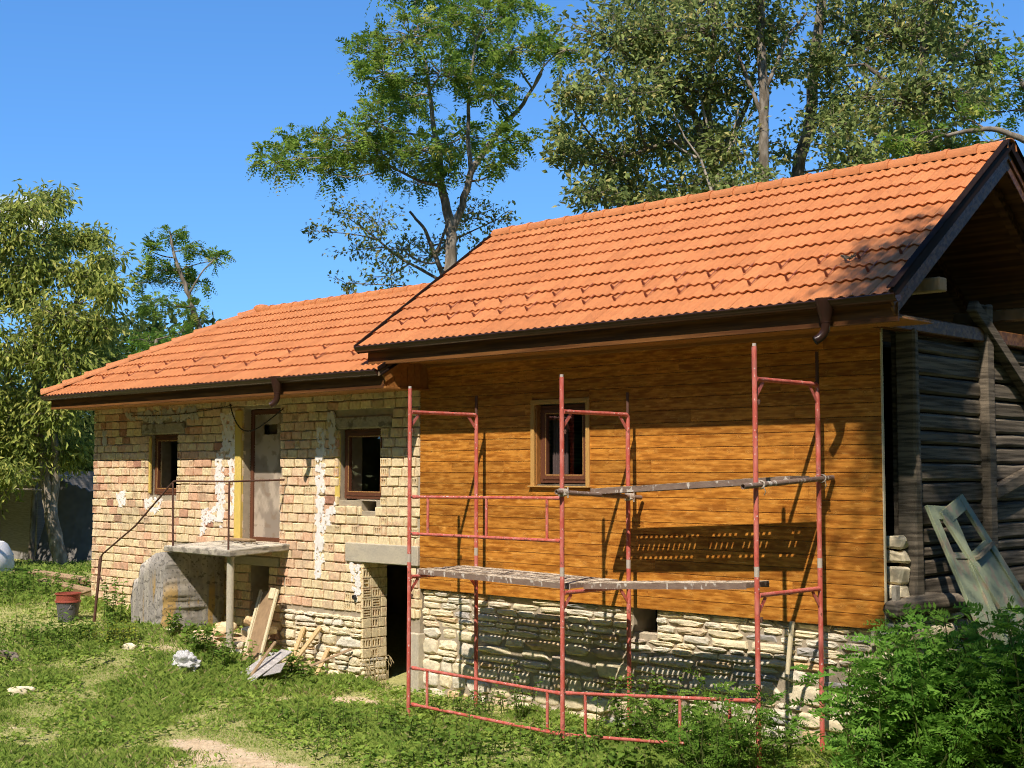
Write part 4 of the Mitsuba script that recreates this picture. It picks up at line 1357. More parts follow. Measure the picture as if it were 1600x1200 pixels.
mat('m_oldwoodgreen', proc(m_oldwoodgreen), .8, .2)
green_door('old pale green panel door with an open top light leaning on the dark gable wall', (-5.55, 1.54, .30), (0, 1, 0), 2.62, .72, (-.42, -.28, .86))
green_door('narrow pale green door leaf behind the green panel door, mostly hidden by it', (-5.58, .45, .30), (0, 1, 0), 2.60, .52, (-.42, .06, .87))


# shed at the far left under a grey sheet
k = new('shed')
tag(k, 'low dark shed behind the walnut tree with a grey sheet sloping to the ground', 'shed')
add(k + '__wall', box(-34, -31.6, 3.4, 6, .6, 3.0), 'm_greyboard', uv=(.1, .4))
add(k + '__post', tube([(-30.9, 2.9, .6), (-30.95, 3.0, 2.75)], .07, 10), 'm_bark', uv=(.5, .5), smooth=40)
add(k + '__roof', beam((-35, 2.9, 3.02), (-30.8, 2.9, 2.86), 2.2, .06), 'm_greyboard', uv=(.2, .2))
n = 60
t = np.linspace(0, 1, n)
wv = .03 * np.sin(t * 2 * np.pi * 16)
top = np.stack([-31.0 + 3.6 * t, 3.6 + 1.6 * t, 2.85 - 1.0 * t ** .8 + wv], 1)
bot = np.stack([-30.9 + 4.2 * t, 2.9 + 1.7 * t, .55 + 0 * t], 1)
v = np.vstack([top, bot, top + [-.02, .05, 0], bot + [-.02, .05, 0]])
f = [[i, n + i, n + i + 1] for i in range(n - 1)] + [[i, n + i + 1, i + 1] for i in range(n - 1)]
f += [[2 * n + a, 2 * n + c, 2 * n + b] for a, b, c in f] + [[i, i + 1, 2 * n + i + 1] for i in range(n - 1)] + [[i, 2 * n + i + 1, 2 * n + i] for i in range(n - 1)]
add(k + '__sheet', (v, np.array(f)), 'm_tarp', smooth=40)

# ================================================================== PLANTS
def kites(P, A, N, L, Wd, fold=.25, droop=0.0):
    """leaf-sized folded kites: P base, A axis, N face normal, all (n, 3)"""
    A = A / np.linalg.norm(A, axis=1, keepdims=True)
    S_ = np.cross(N, A); S_ /= np.maximum(np.linalg.norm(S_, axis=1, keepdims=True), 1e-6)
    N = np.cross(A, S_)
    L = np.asarray(L)[:, None] if np.ndim(L) else np.full((len(P), 1), L)
    Wd = np.asarray(Wd)[:, None] if np.ndim(Wd) else np.full((len(P), 1), Wd)
    m = P + A * L * .42
    lf, rt = m + S_ * Wd / 2 + N * Wd * fold, m - S_ * Wd / 2 + N * Wd * fold
    tip = P + A * L - N * L * droop
    v = np.stack([P, lf, tip, rt], 1).reshape(-1, 3)
    b = np.arange(len(P))[:, None] * 4
    f = np.vstack([b + [0, 2, 1], b + [0, 3, 2]])
    return v, f


def unit(r, n):
    v = r.normal(size=(n, 3))
    return v / np.linalg.norm(v, axis=1, keepdims=True)


def tint(r, n, a, b, extra=None, p=.08, jit=.22):
    """n leaf colours between a and b, some of a third colour"""
    t = r.uniform(size=(n, 1))
    c = np.array(a) * (1 - t) + np.array(b) * t
    if extra is not None:
        c = np.where(r.uniform(size=(n, 1)) < p, np.array(extra), c)
    return np.clip(c * r.uniform(1 - jit, 1 + jit, (n, 1)), .005, .9)


def fronds(P, A, r, L, k, lw, ll):
    """pinnate leaves: for each base P and axis A, k pairs of leaflets along a drooping rachis"""
    n = len(P)
    A = A / np.linalg.norm(A, axis=1, keepdims=True)
    up = np.array([0, 0, 1.0]) + .5 * r.normal(size=(n, 3))
    s = np.cross(A, up); s /= np.linalg.norm(s, axis=1, keepdims=True)
    N = np.cross(s, A)
    L = L * r.uniform(.7, 1.2, (n, 1))
    out_v, out_f, cnt = [], [], 0
    for i in range(k):
        t = .22 + .78 * i / (k - 1)
        p = P + A * L * t - np.array([0, 0, 1.0]) * L * .35 * t * t
        for sg in (1, -1):
            ax = s * sg + A * .45 + .15 * r.normal(size=(n, 3))
            nn = N + .35 * r.normal(size=(n, 3))
            w = math.sin(math.pi * min(.97, .2 + .75 * t)) ** .5
            v, f = kites(p, ax, nn, np.full(n, ll * w), np.full(n, lw * w), .1)
            out_v.append(v); out_f.append(f + cnt); cnt += len(v)
    return np.vstack(out_v), np.vstack(out_f), 2 * k


def limb(p, q, r0, r1, r, sag=.12):
    p, q = np.asarray(p), np.asarray(q)
    L = np.linalg.norm(q - p)
    m = (p + q) / 2 + r.normal(size=3) * L * sag
    t = np.linspace(0, 1, 6)[:, None]
    pts = (1 - t) ** 2 * p + 2 * t * (1 - t) * m + t * t * q
    return tube(pts, np.linspace(r0, r1, 6), 6, cap=False)


def grow_tree(name, label, data, kind, seed, dens, cols, size, bark, group=None, thin=1.0):
    r = np.random.default_rng(seed)
    k = new(name)
    tag(k, label, 'tree', group)
    wood, node = [], []
    for tr in data['t']:
        pts = np.array([p[:3] for p in tr]); rad = np.array([p[3] for p in tr])
        t = np.linspace(0, len(pts) - 1, len(pts) * 4)
        i = np.minimum(t.astype(int), len(pts) - 2); u = (t - i)[:, None]
        pp = pts[i] * (1 - u) + pts[i + 1] * u
        pp[1:-1] += r.normal(size=(len(pp) - 2, 3)) * rad.mean() * .12
        rr = np.interp(t, np.arange(len(rad)), rad)
        wood.append(tube(pp, rr, 9, cap=False)); node += [(*a, b) for a, b in zip(pp, rr)]
    node = np.array(node)
    P, A = [], []
    blobs = sorted(data['b'], key=lambda b: np.min(np.linalg.norm(node[:, :3] - b[:3], axis=1)))
    for b in blobs:
        c, R = np.array(b[:3]), b[3] * {'pinnate': 1.0, 'long': 1.08}.get(kind, 1.25)
        d = np.linalg.norm(node[:, :3] - c, axis=1) + .9 * np.maximum(0, node[:, 2] - c[2] + .1) + .02 / np.maximum(node[:, 3], .004)
        j = int(np.argmin(d)); s = node[j]
        tip = c + [0, 0, -.1 * R]
        r0 = min(s[3] * .7, .012 + .022 * R)
        wood.append(limb(s[:3], tip, r0, r0 * .5, r))
        t = np.linspace(.3, 1, 5)[:, None]
        node = np.vstack([node, np.hstack([s[:3] * (1 - t) + tip * t, np.full((5, 1), r0 * .55)])])
        nt = max(5, int(13 * dens * (R / .6) ** (1.6 if kind == 'pinnate' else 1.3)))
        dirs = unit(r, nt); dirs[:, 2] = dirs[:, 2] * .75 + .12
        for dv_ in dirs:
            L = R * r.uniform(.55, 1.15)
            e = tip + dv_ * L * [1, 1, .8]
            wood.append(limb(tip + dv_ * R * .1, e, r0 * .4, .004, r, .1))
            m = max(3, int((13 if kind != 'pinnate' else 6) * thin * r.uniform(.6, 1.4)))
            u = r.uniform(.35, 1.05, (m, 1))
            q = tip + (e - tip) * u + r.normal(size=(m, 3)) * R * (.13 if kind == 'pinnate' else .19)
            P.append(q); A.append(dv_ + .9 * unit(r, m) + [0, 0, -.15])
    P, A = np.vstack(P), np.vstack(A)
    n = len(P)
    bv = cat(*wood)
    add(k + '__trunk', bv, 'm_bark', uv=(bark, r.uniform()), smooth=True)
    if kind == 'pinnate':
        v, f, per = fronds(P, A, r, size, 6, size * .15, size * .36)
        col = tint(r, n, *cols)
        col = np.tile(np.repeat(col, 4, 0), (per, 1)) * np.repeat(r.uniform(.85, 1.15, (len(v) // 4, 1)), 4, 0)
    else:
        rep = 3 if kind == 'clump' else 2
        P, A = np.repeat(P, rep, 0), np.repeat(A, rep, 0)
        P = P + r.normal(size=P.shape) * size * .5
        A = A + .8 * unit(r, len(P)) + ([0, 0, -.9] if kind == 'long' else [0, 0, -.2])
        N = np.array([0, 0, 1.0]) + .8 * r.normal(size=P.shape)
        L = size * r.uniform(.6, 1.25, len(P))
        v, f = kites(P, A, N, L, L * (.34 if kind == 'long' else .55), .18, .12)
        col = np.repeat(tint(r, len(P), *cols), 4, 0)
    add(k + '__crown', (v, f), 'm_leaf', color=col, smooth=False)
    return k


TREES = json.loads('''{"big_locust":{"b":[[-21.14,2.82,8.99,0.49],[-21.85,4.04,9.51,0.65],[-19.23,3.01,9.13,0.65],[-21.49,4.42,9.16,0.52],[-19.2,3.75,9.56,0.66],[-19.41,4.09,9.11,0.61],[-19.97,5.22,10.5,0.71],[-19.31,3.99,10.62,0.61],[-19.85,4.04,11.18,0.5],[-18.03,3.49,10.95,0.64],[-19.18,5.53,11.96,0.76],[-18.14,5.57,11.85,0.68],[-18.34,4.58,10.54,0.66],[-18.88,6.04,11.23,0.77],[-17.3,5.42,11.0,0.6],[-17.19,6.18,11.09,0.51],[-16.22,5.73,10.77,0.33],[-17.83,5.43,10.13,0.55],[-17.25,5.19,9.18,0.45],[-17.53,5.22,8.75,0.45],[-19.09,5.8,9.67,0.57],[-18.59,4.25,9.06,0.6],[-18.69,5.08,8.79,0.49],[-20.31,5.72,8.91,0.39],[-19.24,6.29,13.09,0.91],[-19.53,4.99,12.69,0.76],[-17.61,6.09,11.98,0.47]],"t":[[[-18.79,5.23,6.83,0.122],[-18.73,5.22,7.58,0.108],[-18.79,5.11,8.15,0.086],[-18.84,5.03,8.53,0.079],[-18.82,4.98,9.23,0.065],[-18.88,4.9,9.51,0.05],[-18.91,4.81,10.21,0.036],[-18.95,4.71,10.92,0.025]],[[-18.73,5.22,7.58,0.079],[-18.57,5.33,8.05,0.072],[-18.41,5.43,8.76,0.065],[-17.96,5.78,9.61,0.05],[-17.67,6.03,9.98,0.04],[-17.35,6.28,10.64,0.025]],[[-18.41,5.43,8.76,0.05],[-18.42,5.35,9.41,0.04],[-18.36,5.32,10.41,0.029],[-18.21,5.38,11.32,0.022]],[[-18.85,5.02,8.49,0.036],[-19.13,4.74,8.58,0.029],[-19.52,4.34,8.86,0.022]]]},"thin_tree":{"b":[[-21.32,4.79,8.23,0.46],[-20.96,5.25,8.11,0.55],[-22.01,5.7,7.76,0.47],[-20.3,5.36,7.52,0.54],[-21.27,5.87,7.15,0.53],[-20.86,6.58,7.6,0.54],[-19.43,6.41,8.2,0.52],[-18.87,6.58,8.08,0.41],[-19.34,6.78,7.64,0.46],[-20.46,6.75,7.91,0.47],[-21.89,5.18,6.94,0.24],[-21.58,4.26,7.86,0.23]],"t":[[[-20.28,6.59,6.79,0.06],[-20.44,6.37,7.46,0.05],[-20.56,6.21,7.99,0.035],[-20.78,5.96,8.38,0.025]],[[-20.44,6.37,7.46,0.035],[-20.22,6.52,8.12,0.025],[-19.82,6.88,8.38,0.02]],[[-20.36,6.49,6.93,0.035],[-21.01,5.82,7.46,0.025],[-21.55,5.23,8.12,0.018]]]},"left_broadleaf":{"b":[[-14.62,4.66,7.7,0.41],[-14.05,5.85,7.57,0.44],[-14.39,7.84,8.14,0.47],[-14.96,6.13,10.76,0.69],[-14.88,4.3,9.32,0.38],[-14.93,5.56,10.61,0.73],[-14.36,6.28,10.77,0.85],[-13.23,6.06,10.57,0.82],[-15.88,5.96,9.85,0.59],[-14.21,5.02,9.44,0.7],[-14.08,6.28,9.79,0.84],[-13.73,7.13,9.78,0.74],[-15.45,5.21,8.7,0.39],[-15.31,6.0,8.7,0.63],[-14.99,6.91,9.04,0.82],[-14.79,8.0,9.2,0.78],[-13.22,6.76,8.59,0.61],[-15.58,6.05,8.05,0.46],[-15.21,6.6,8.19,0.64],[-13.82,6.28,7.94,0.61],[-12.69,6.17,7.75,0.48],[-16.67,6.24,9.39,0.31],[-15.4,4.73,8.44,0.27],[-12.94,6.98,10.5,0.61],[-15.4,6.89,12.01,0.95],[-13.84,7.13,11.79,0.92]],"t":[[[-13.97,7.04,7.5,0.1],[-13.88,7.03,8.52,0.09],[-13.93,6.92,9.32,0.075],[-13.82,6.92,10.34,0.06],[-13.71,6.94,11.36,0.05]],[[-13.88,7.03,8.52,0.08],[-14.13,6.71,9.43,0.06],[-14.43,6.37,10.0,0.04]],[[-13.88,7.03,8.46,0.07],[-13.57,7.28,9.09,0.05],[-13.34,7.45,9.66,0.035]],[[-13.89,7.01,8.75,0.06],[-14.4,6.5,8.86,0.04],[-15.15,5.81,8.52,0.03]]]},"straight_trunk":{"b":[[-12.8,7.47,10.81,0.45],[-12.76,6.53,10.91,0.49],[-12.67,7.59,11.61,0.68],[-12.2,6.07,11.41,0.74],[-12.55,7.05,9.76,0.27]],"t":[[[-12.72,6.83,7.75,0.09],[-12.63,6.77,9.38,0.085],[-12.64,6.68,10.36,0.075],[-12.56,6.63,11.66,0.06]],[[-12.65,6.75,9.38,0.04],[-12.31,6.99,10.36,0.03],[-12.05,7.2,10.79,0.02]],[[-12.65,6.79,8.94,0.04],[-12.88,6.48,9.92,0.03],[-13.01,6.31,10.36,0.02]]]},"leaning_trunk":{"b":[[-13.57,9.2,10.79,0.39],[-13.44,9.46,9.41,0.36],[-13.53,8.76,8.93,0.47],[-12.71,9.07,8.61,0.41],[-12.45,8.51,11.8,0.69],[-12.58,9.16,11.41,0.47]],"t":[[[-13.4,8.91,8.28,0.12],[-13.15,9.05,9.46,0.11],[-13.01,9.07,10.76,0.1],[-12.88,9.11,11.71,0.09],[-12.8,9.12,12.42,0.07]],[[-13.19,9.03,9.22,0.05],[-12.75,9.4,9.82,0.03],[-12.56,9.55,10.17,0.02]]]},"right_broadleaf":{"b":[[-12.43,8.44,10.26,0.46],[-12.1,8.05,9.08,0.45],[-10.71,9.54,8.65,0.45],[-11.7,8.64,8.21,0.39],[-12.76,9.92,11.15,0.78],[-11.64,9.54,10.92,0.87],[-11.12,10.22,10.85,0.81],[-10.22,9.71,10.18,0.53],[-12.26,9.24,9.81,0.81],[-10.88,8.28,9.34,0.81],[-10.24,8.61,9.28,0.7],[-10.93,11.21,9.95,0.42],[-11.37,7.42,8.4,0.59],[-12.22,10.57,9.21,0.66],[-11.58,10.57,9.04,0.53],[-11.98,9.74,12.01,0.94],[-10.14,8.51,11.21,0.86]],"t":[[[-11.24,9.62,8.07,0.1],[-11.17,9.6,9.09,0.09],[-11.15,9.52,10.22,0.07],[-11.01,9.55,11.36,0.06]],[[-11.17,9.6,9.09,0.07],[-11.57,9.14,9.88,0.05],[-11.88,8.81,10.22,0.035]],[[-11.16,9.56,9.66,0.06],[-10.73,9.91,10.34,0.04],[-10.47,10.13,10.68,0.03]]]},"right_locust":{"b":[[-8.32,6.99,8.77,0.36],[-8.56,7.15,8.46,0.33],[-9.0,6.57,8.34,0.33],[-9.14,5.71,8.0,0.32],[-8.21,6.61,9.05,0.23],[-8.78,6.95,7.98,0.21],[-9.24,5.32,7.81,0.24],[-8.07,7.51,8.64,0.58],[-7.96,7.65,7.96,0.48]],"t":[[[-7.48,7.8,6.84,0.12],[-7.85,7.36,7.7,0.09],[-8.25,6.96,7.91,0.05],[-8.58,6.62,8.07,0.04],[-8.89,6.33,8.02,0.03],[-9.2,6.03,7.93,0.02]],[[-7.85,7.36,7.7,0.06],[-8.15,6.99,8.55,0.04],[-8.27,6.85,8.83,0.03]]]},"walnut":{"b":[[-28.91,1.6,9.02,0.52],[-30.09,2.81,9.48,0.49],[-29.11,1.44,8.29,0.61],[-29.54,2.71,8.5,0.57],[-29.19,3.34,8.51,0.42],[-27.82,3.0,7.82,0.41],[-29.04,2.0,7.69,0.73],[-28.24,2.56,7.42,0.61],[-27.1,2.72,7.06,0.4],[-29.58,1.67,7.19,0.73],[-28.24,2.16,6.53,0.83],[-27.72,2.74,6.25,0.65],[-28.81,1.47,5.8,0.86],[-28.12,2.19,5.52,0.86],[-28.88,3.69,5.66,0.48],[-29.56,1.72,4.55,0.88],[-28.43,2.23,4.39,0.75],[-29.77,2.23,3.39,0.74],[-29.1,2.91,3.54,0.59],[-28.77,3.27,4.88,0.52],[-31.28,1.51,8.1,0.91],[-29.62,0.51,6.36,1.14],[-30.16,0.95,4.69,1.16],[-29.54,0.85,8.85,0.58],[-28.67,1.26,2.95,0.48],[-29.66,0.92,2.66,0.71],[-29.42,1.83,3.67,0.58]],"t":[[[-29.1,2.79,0.7,0.17],[-29.2,2.61,1.63,0.16],[-29.28,2.45,2.58,0.14],[-29.34,2.29,3.68,0.12],[-29.33,2.18,5.0,0.1],[-29.28,2.07,6.76,0.07],[-29.29,1.93,8.23,0.04]],[[-29.23,2.54,2.07,0.11],[-29.11,2.58,2.95,0.1],[-29.11,2.46,4.27,0.08],[-28.85,2.57,5.88,0.06],[-28.46,2.8,7.49,0.03]],[[-29.34,2.29,3.68,0.07],[-29.73,1.79,5.0,0.05],[-30.1,1.33,6.17,0.04]]]},"far_locust":{"b":[[-29.93,6.04,9.05,0.33],[-29.74,5.29,8.53,0.4],[-29.43,6.1,8.67,0.32],[-29.14,6.71,8.37,0.36],[-30.04,5.75,8.13,0.41],[-29.88,6.25,8.0,0.41],[-30.54,5.54,7.83,0.33],[-29.54,6.6,7.8,0.29],[-29.35,5.35,7.21,0.4],[-30.11,5.3,7.24,0.26],[-29.29,6.19,7.09,0.29]],"t":[[[-29.11,6.46,6.32,0.07],[-29.23,6.28,6.96,0.065],[-29.37,6.09,7.61,0.055],[-29.54,5.85,8.41,0.04],[-29.6,5.74,9.05,0.02]],[[-29.32,6.15,7.45,0.03],[-29.06,6.35,8.01,0.02],[-28.82,6.56,8.33,0.015]]]},"far_green":{"b":[[-33.37,7.51,6.68,0.68],[-31.67,7.46,6.83,0.48],[-33.66,7.0,6.04,0.71],[-32.06,7.03,6.04,0.73],[-31.8,8.06,6.35,0.53],[-32.95,6.22,5.18,0.69],[-33.3,7.09,5.41,0.8]],"t":[[[-32.74,7.27,4.69,0.12],[-32.7,7.22,5.74,0.1],[-32.59,7.24,6.61,0.05]]]}}''')
LOC = ((.13, .24, .04), (.27, .39, .065), (.40, .42, .09), .10)
BRD = ((.17, .23, .075), (.34, .41, .13), (.56, .52, .19), .14)
grow_tree('locust_tree', 'tall locust tree with feathery foliage against the blue sky, rising behind the lower roof', TREES['big_locust'], 'pinnate', 21, 1.9, LOC, .30, .8)
grow_tree('understorey_tree', 'thin tree with sparse yellowish leaves around the foot of the tall locust', TREES['thin_tree'], 'leaf', 22, 1.0, ((.16, .22, .06), (.32, .37, .12), (.52, .45, .18), .2), .10, .45, thin=.7)
grow_tree('broadleaf_tree', 'wide broadleaf tree with dead pale twigs behind the middle of the high roof', TREES['left_broadleaf'], 'leaf', 23, 1.7, BRD, .125, .35)
for q in [[[-13.29,6.14,7.73],[-13.4,5.99,8.27],[-13.58,5.78,8.65],[-13.7,5.63,9.05]],[[-13.49,6.11,8.3],[-13.74,5.85,8.5],[-13.9,5.67,8.74]],[[-13.47,6.38,7.79],[-13.23,6.55,8.5],[-13.04,6.7,8.89],[-12.85,6.85,9.24]],[[-13.31,6.67,8.54],[-13.2,6.74,9.03],[-13.11,6.78,9.48]],[[-13.64,6.53,8.96],[-13.69,6.45,9.35],[-13.75,6.35,9.74]],[[-13.64,6.79,8.31],[-13.6,6.78,8.83],[-13.68,6.67,9.22]]]:
    add('broadleaf_tree__dead_twig', tube(np.array(q), np.linspace(.026, .009, len(q)), 6), 'm_bark', uv=(1.6, .3), smooth=True)
grow_tree('bare_trunk_tree', 'straight grey trunk without low branches rising behind the high ridge', TREES['straight_trunk'], 'leaf', 24, 1.0, BRD, .11, .55)
grow_tree('bare_trunk_tree', 'forked grey trunk leaning right behind the high ridge', TREES['leaning_trunk'], 'leaf', 25, 1.0, BRD, .11, .45)
grow_tree('broadleaf_tree', 'dense broadleaf tree behind the right end of the high roof', TREES['right_broadleaf'], 'leaf', 26, 1.7, BRD, .13, .3)
grow_tree('locust_tree', 'locust tree reaching in with a bare branch above the right end of the ridge', TREES['right_locust'], 'pinnate', 27, 1.2, LOC, .26, .4)
grow_tree('walnut_tree', 'big walnut tree with long hanging leaves left of the brick house', TREES['walnut'], 'long', 28, 1.9, ((.17, .23, .06), (.43, .49, .11), (.60, .60, .17), .18), .19, .75, thin=1.2)
grow_tree('locust_tree', 'small slender locust tree standing alone behind the hipped end of the lower roof', TREES['far_locust'], 'pinnate', 29, 1.6, LOC, .30, .5, thin=1.3)
grow_tree('locust_tree', 'low bright green locust between the walnut tree and the hipped roof', TREES['far_green'], 'pinnate', 30, 1.5, ((.10, .21, .03), (.20, .32, .05)), .30, .5, thin=1.2)
# the tree beside the camera whose shade dapples the gable end (outside the frame)
r = np.random.default_rng(90)
sb = []
for i in range(37):
    a = unit(r, 1)[0] * r.uniform(.3, 1)
    c = [-3.15, -8.0, 13.95] if i < 9 else [-1.0, -8.1, 11.6]
    sb.append([*(np.array(c) + a * ([.8, 1.2, .6] if i < 9 else [2.1, 2.6, 2.0])), r.uniform(.45, .75)])
grow_tree('shade_tree', 'large tree beside the viewpoint that shades the gable end', {'b': sb, 't': [[[2.6, -6.4, 1.0, .2], [2.0, -7.0, 5, .17], [.6, -7.8, 9, .13], [-1.2, -8.1, 11.5, .07]]]}, 'leaf', 91, .5, BRD, .15, .4)

sb = []
for i in range(95):
    a = unit(r, 1)[0]
    sb.append([*(np.array([-1.2, 2.4, 5.0]) + a * [2.4, 4.4, 4.4] * r.uniform(.45, 1)), r.uniform(.5, .85)])
grow_tree('shade_tree', 'bushy tree right of the gable end, outside the view', {'b': sb, 't': [[[-.6, 2.0, .3, .16], [-.8, 2.2, 3, .13], [-1.2, 2.2, 6.5, .07]]]}, 'leaf', 92, 2.3, BRD, .25, .4)

sb = []
for i in range(60):
    a = unit(r, 1)[0]
    sb.append([*(np.array([2.4, 3.0, 8.5]) + a * [3.2, 5.0, 3.6] * r.uniform(.4, 1)), r.uniform(.7, 1.0)])
grow_tree('shade_tree', 'tall tree further right of the gable end, outside the view', {'b': sb, 't': [[[3.4, 2.0, .3, .2], [3.2, 2.4, 5, .16], [2.6, 3, 10, .08]]]}, 'leaf', 93, 2.2, BRD, .25, .4)

# far greenery behind the walnut tree and between the trees
def mass(key, blobs, r, size, cols, n_per, label):
    P, A = [], []
    for c, R in blobs:
        m = int(n_per * R * R)
        d = unit(r, m) * (r.uniform(.55, 1.0, (m, 1)))
        P.append(np.array(c) + d * R); A.append(d + .8 * unit(r, m))
    P, A = np.vstack(P), np.vstack(A)
    P = P[P[:, 2] > ground_z(P[:, 0], P[:, 1]) - .1]; A = A[:len(P)]
    L = size * r.uniform(.6, 1.3, len(P))
    v, f = kites(P, A, np.array([0, 0, 1.0]) + r.normal(size=P.shape), L, L * .6, .2)
    add(key, (v, f), 'm_leaf', color=np.repeat(tint(r, len(P), *cols), 4, 0))
    tag(key, label, kind='stuff')


r = np.random.default_rng(55)
bl = []
for i in range(70):
    t = r.uniform()
    x, y = -33 - 14 * r.uniform(), 1 + 24 * t
    R = r.uniform(1.2, 2.4)
    z = float(ground_z(x, y)) + r.uniform(.4, 5.5)
    bl.append(((x, y, z), R))
for i in range(34):
    x, y = -36 + 12 * r.uniform(), 8 + 10 * r.uniform()
    bl.append(((x, y, float(ground_z(x, y)) + r.uniform(.5, 4.2)), r.uniform(1.0, 1.9)))
mass('background_foliage', bl, r, .26, ((.06, .095, .025), (.15, .20, .055), (.25, .28, .08), .1), 330, 'dark thicket behind the walnut tree and the brick house')
bl = []
for i in range(40):
    x, y = -28 + 26 * r.uniform(), 12 + 5 * r.uniform()
    bl.append(((x, y, float(ground_z(x, y)) + r.uniform(.5, 3.2)), r.uniform(1.0, 1.8)))
mass('background_foliage_001', bl, r, .26, ((.06, .095, .025), (.15, .20, .055), (.25, .28, .08), .1), 200, 'low thicket behind both houses')


# the wooded slope across the yard, behind the viewpoint: it is what the window panes mirror and it shuts out the low sky
bl = []
for i in range(640):
    a = r.uniform(-2.0, 1.95)                       # bearing from -y, towards -x and +x
    d = r.uniform(24, 33)
    x, y = -9 - d * math.sin(a) * 1.15 * -1, 2 - d * math.cos(a)
    if x > 4 and y > -8:
        y -= 0
    c = -.694 * x + .720 * (y + 12.5); s_ = .719 * x + .695 * (y + 12.5)
    if c > 0 and abs(s_) < .5 * c + 4:
        continue
    top = .76 * math.hypot(x + 10, y) - 1
    bl.append(((x, y, r.uniform(.5, top)), r.uniform(1.6, 2.9)))
for i in range(260):
    a = r.uniform(-1.75, .2)
    d = r.uniform(26, 36)
    x, y = -9 + d * math.sin(a) * 1.15, 2 - d * math.cos(a)
    c = -.694 * x + .720 * (y + 12.5); s_ = .719 * x + .695 * (y + 12.5)
    if c > 0 and abs(s_) < .5 * c + 4:
        continue
    bl.append(((x, y, float(ground_z(x, y)) + r.uniform(.3, 8)), r.uniform(1.6, 2.6)))
mass('forest_edge', bl, r, .75, ((.06, .095, .025), (.13, .18, .05), (.22, .25, .07), .1), 26, 'wooded slope across the yard behind the viewpoint')


def broad_weed(label, x, y, h, spread, seed, leaf=.10, n=26, cols=((.11, .21, .035), (.22, .34, .06)), group=None, name='weed_plant'):
    """stems with paired broad leaves"""
    r = np.random.default_rng(seed)
    k = new(name)
    tag(k, label, 'plant', group)
    st, P, A = [], [], []
    for i in range(n):
        bx, by = x + r.normal() * spread * .5, y + r.normal() * spread * .4
        bz = float(ground_z(bx, by)) - .02
        hh = h * r.uniform(.5, 1.1)
        top = np.array([bx + r.normal() * .12 * h, by + r.normal() * .12 * h, bz + hh])
        b0 = np.array([bx, by, bz])
        st.append(limb(b0, top, .006, .003, r, .05))
        for u in np.linspace(.25, 1, max(4, int(hh / .055))):
            p = b0 + (top - b0) * u
            a = r.uniform(0, 2 * np.pi)
            for s in (0, np.pi):
                P.append(p); A.append([math.cos(a + s), math.sin(a + s), r.uniform(-.35, .4)])
    add(k + '__stem', cat(*st), 'm_stem', smooth=True)
    tag(k + '__stem', kind='stuff')
    P, A = np.array(P), np.array(A)
    L = leaf * r.uniform(.6, 1.25, len(P))
    v, f = kites(P, A, np.array([0, 0, 1.0]) + .35 * r.normal(size=P.shape), L, L * .62, .14, .18)
    add(k + '__leaves', (v, f), 'm_leaf', color=np.repeat(tint(r, len(P), *cols), 4, 0))


mat('m_stalk', (.46, .36, .19), .8, .2)
mat('m_stem', (.09, .11, .035), .7, .2)
WG = 'nettles and weeds along the foot of the walls'
broad_weed('tall leafy weed in front of the left side of the stair block', -19.85, -1.15, .72, .28, 1, .08, 14)
broad_weed('broad clump of weeds in the grass below the left end of the brick house', -19.3, -2.5, .42, 1.3, 2, .085, 70)
broad_weed('bushy green weed at the right foot of the stair block', -18.0, -1.22, .42, .16, 3, .085, 12)
broad_weed('large leaved weed in front of the landing post', -17.0, -1.45, .40, .25, 4, .11, 12)
broad_weed('low weed between the landing post and the door board', -16.4, -1.3, .42, .45, 5, .09, 20)
broad_weed('creeping weeds around the stakes at the foot of the stone wall', -15.75, -.75, .36, .55, 6, .09, 38)
broad_weed('yellowish low weed in front of the stair block', -18.3, -2.0, .30, .5, 7, .07, 30, ((.22, .30, .04), (.40, .42, .07)))
broad_weed('weed clump in front of the old beams at the far left', -24.5, -.6, .42, 1.9, 8, .10, 90)
broad_weed('dense low weed behind the left scaffold pole', -12.1, -.55, .30, .6, 9, .06, 40)
broad_weed('tall weed growing through the lower right guard rail', -9.35, -.75, .78, .42, 10, .075, 34)
broad_weed('low leafy weed in front of the middle scaffold pole', -9.3, -1.75, .28, 1.0, 11, .075, 70)
broad_weed('lush low weeds in front of the left scaffold pole', -12.4, -2.3, .26, 1.1, 13, .085, 60)
broad_weed('lush broad-leaved weeds at the bottom edge in front of the middle scaffold pole', -10.6, -2.5, .30, 1.1, 14, .09, 70)
broad_weed('single big pale leaf plant at the bottom edge before the right bay', -8.6, -2.0, .30, .2, 15, .13, 8)
k = new('dry_stalks')
tag(k, 'tuft of dry curled stalks hanging at the cellar doorway', 'stalks')
for i in range(22):
    x0, y0 = -14.85 + .5 * rnd(), -.12 + .1 * rnd()
    t = np.linspace(0, 1, 9)
    hh, sw = rnd(.25, .6), rnd(-.3, .3)
    add(k + '__stalk', tube(np.stack([x0 + sw * t ** 2, y0 - .15 * t * rnd(), -.05 + hh * np.sin(t * 2.2)], 1), .004, 5), 'm_stalk', smooth=True)
broad_weed('thin upright weed in front of the stone base', -11.35, -.55, .75, .15, 12, .06, 6)


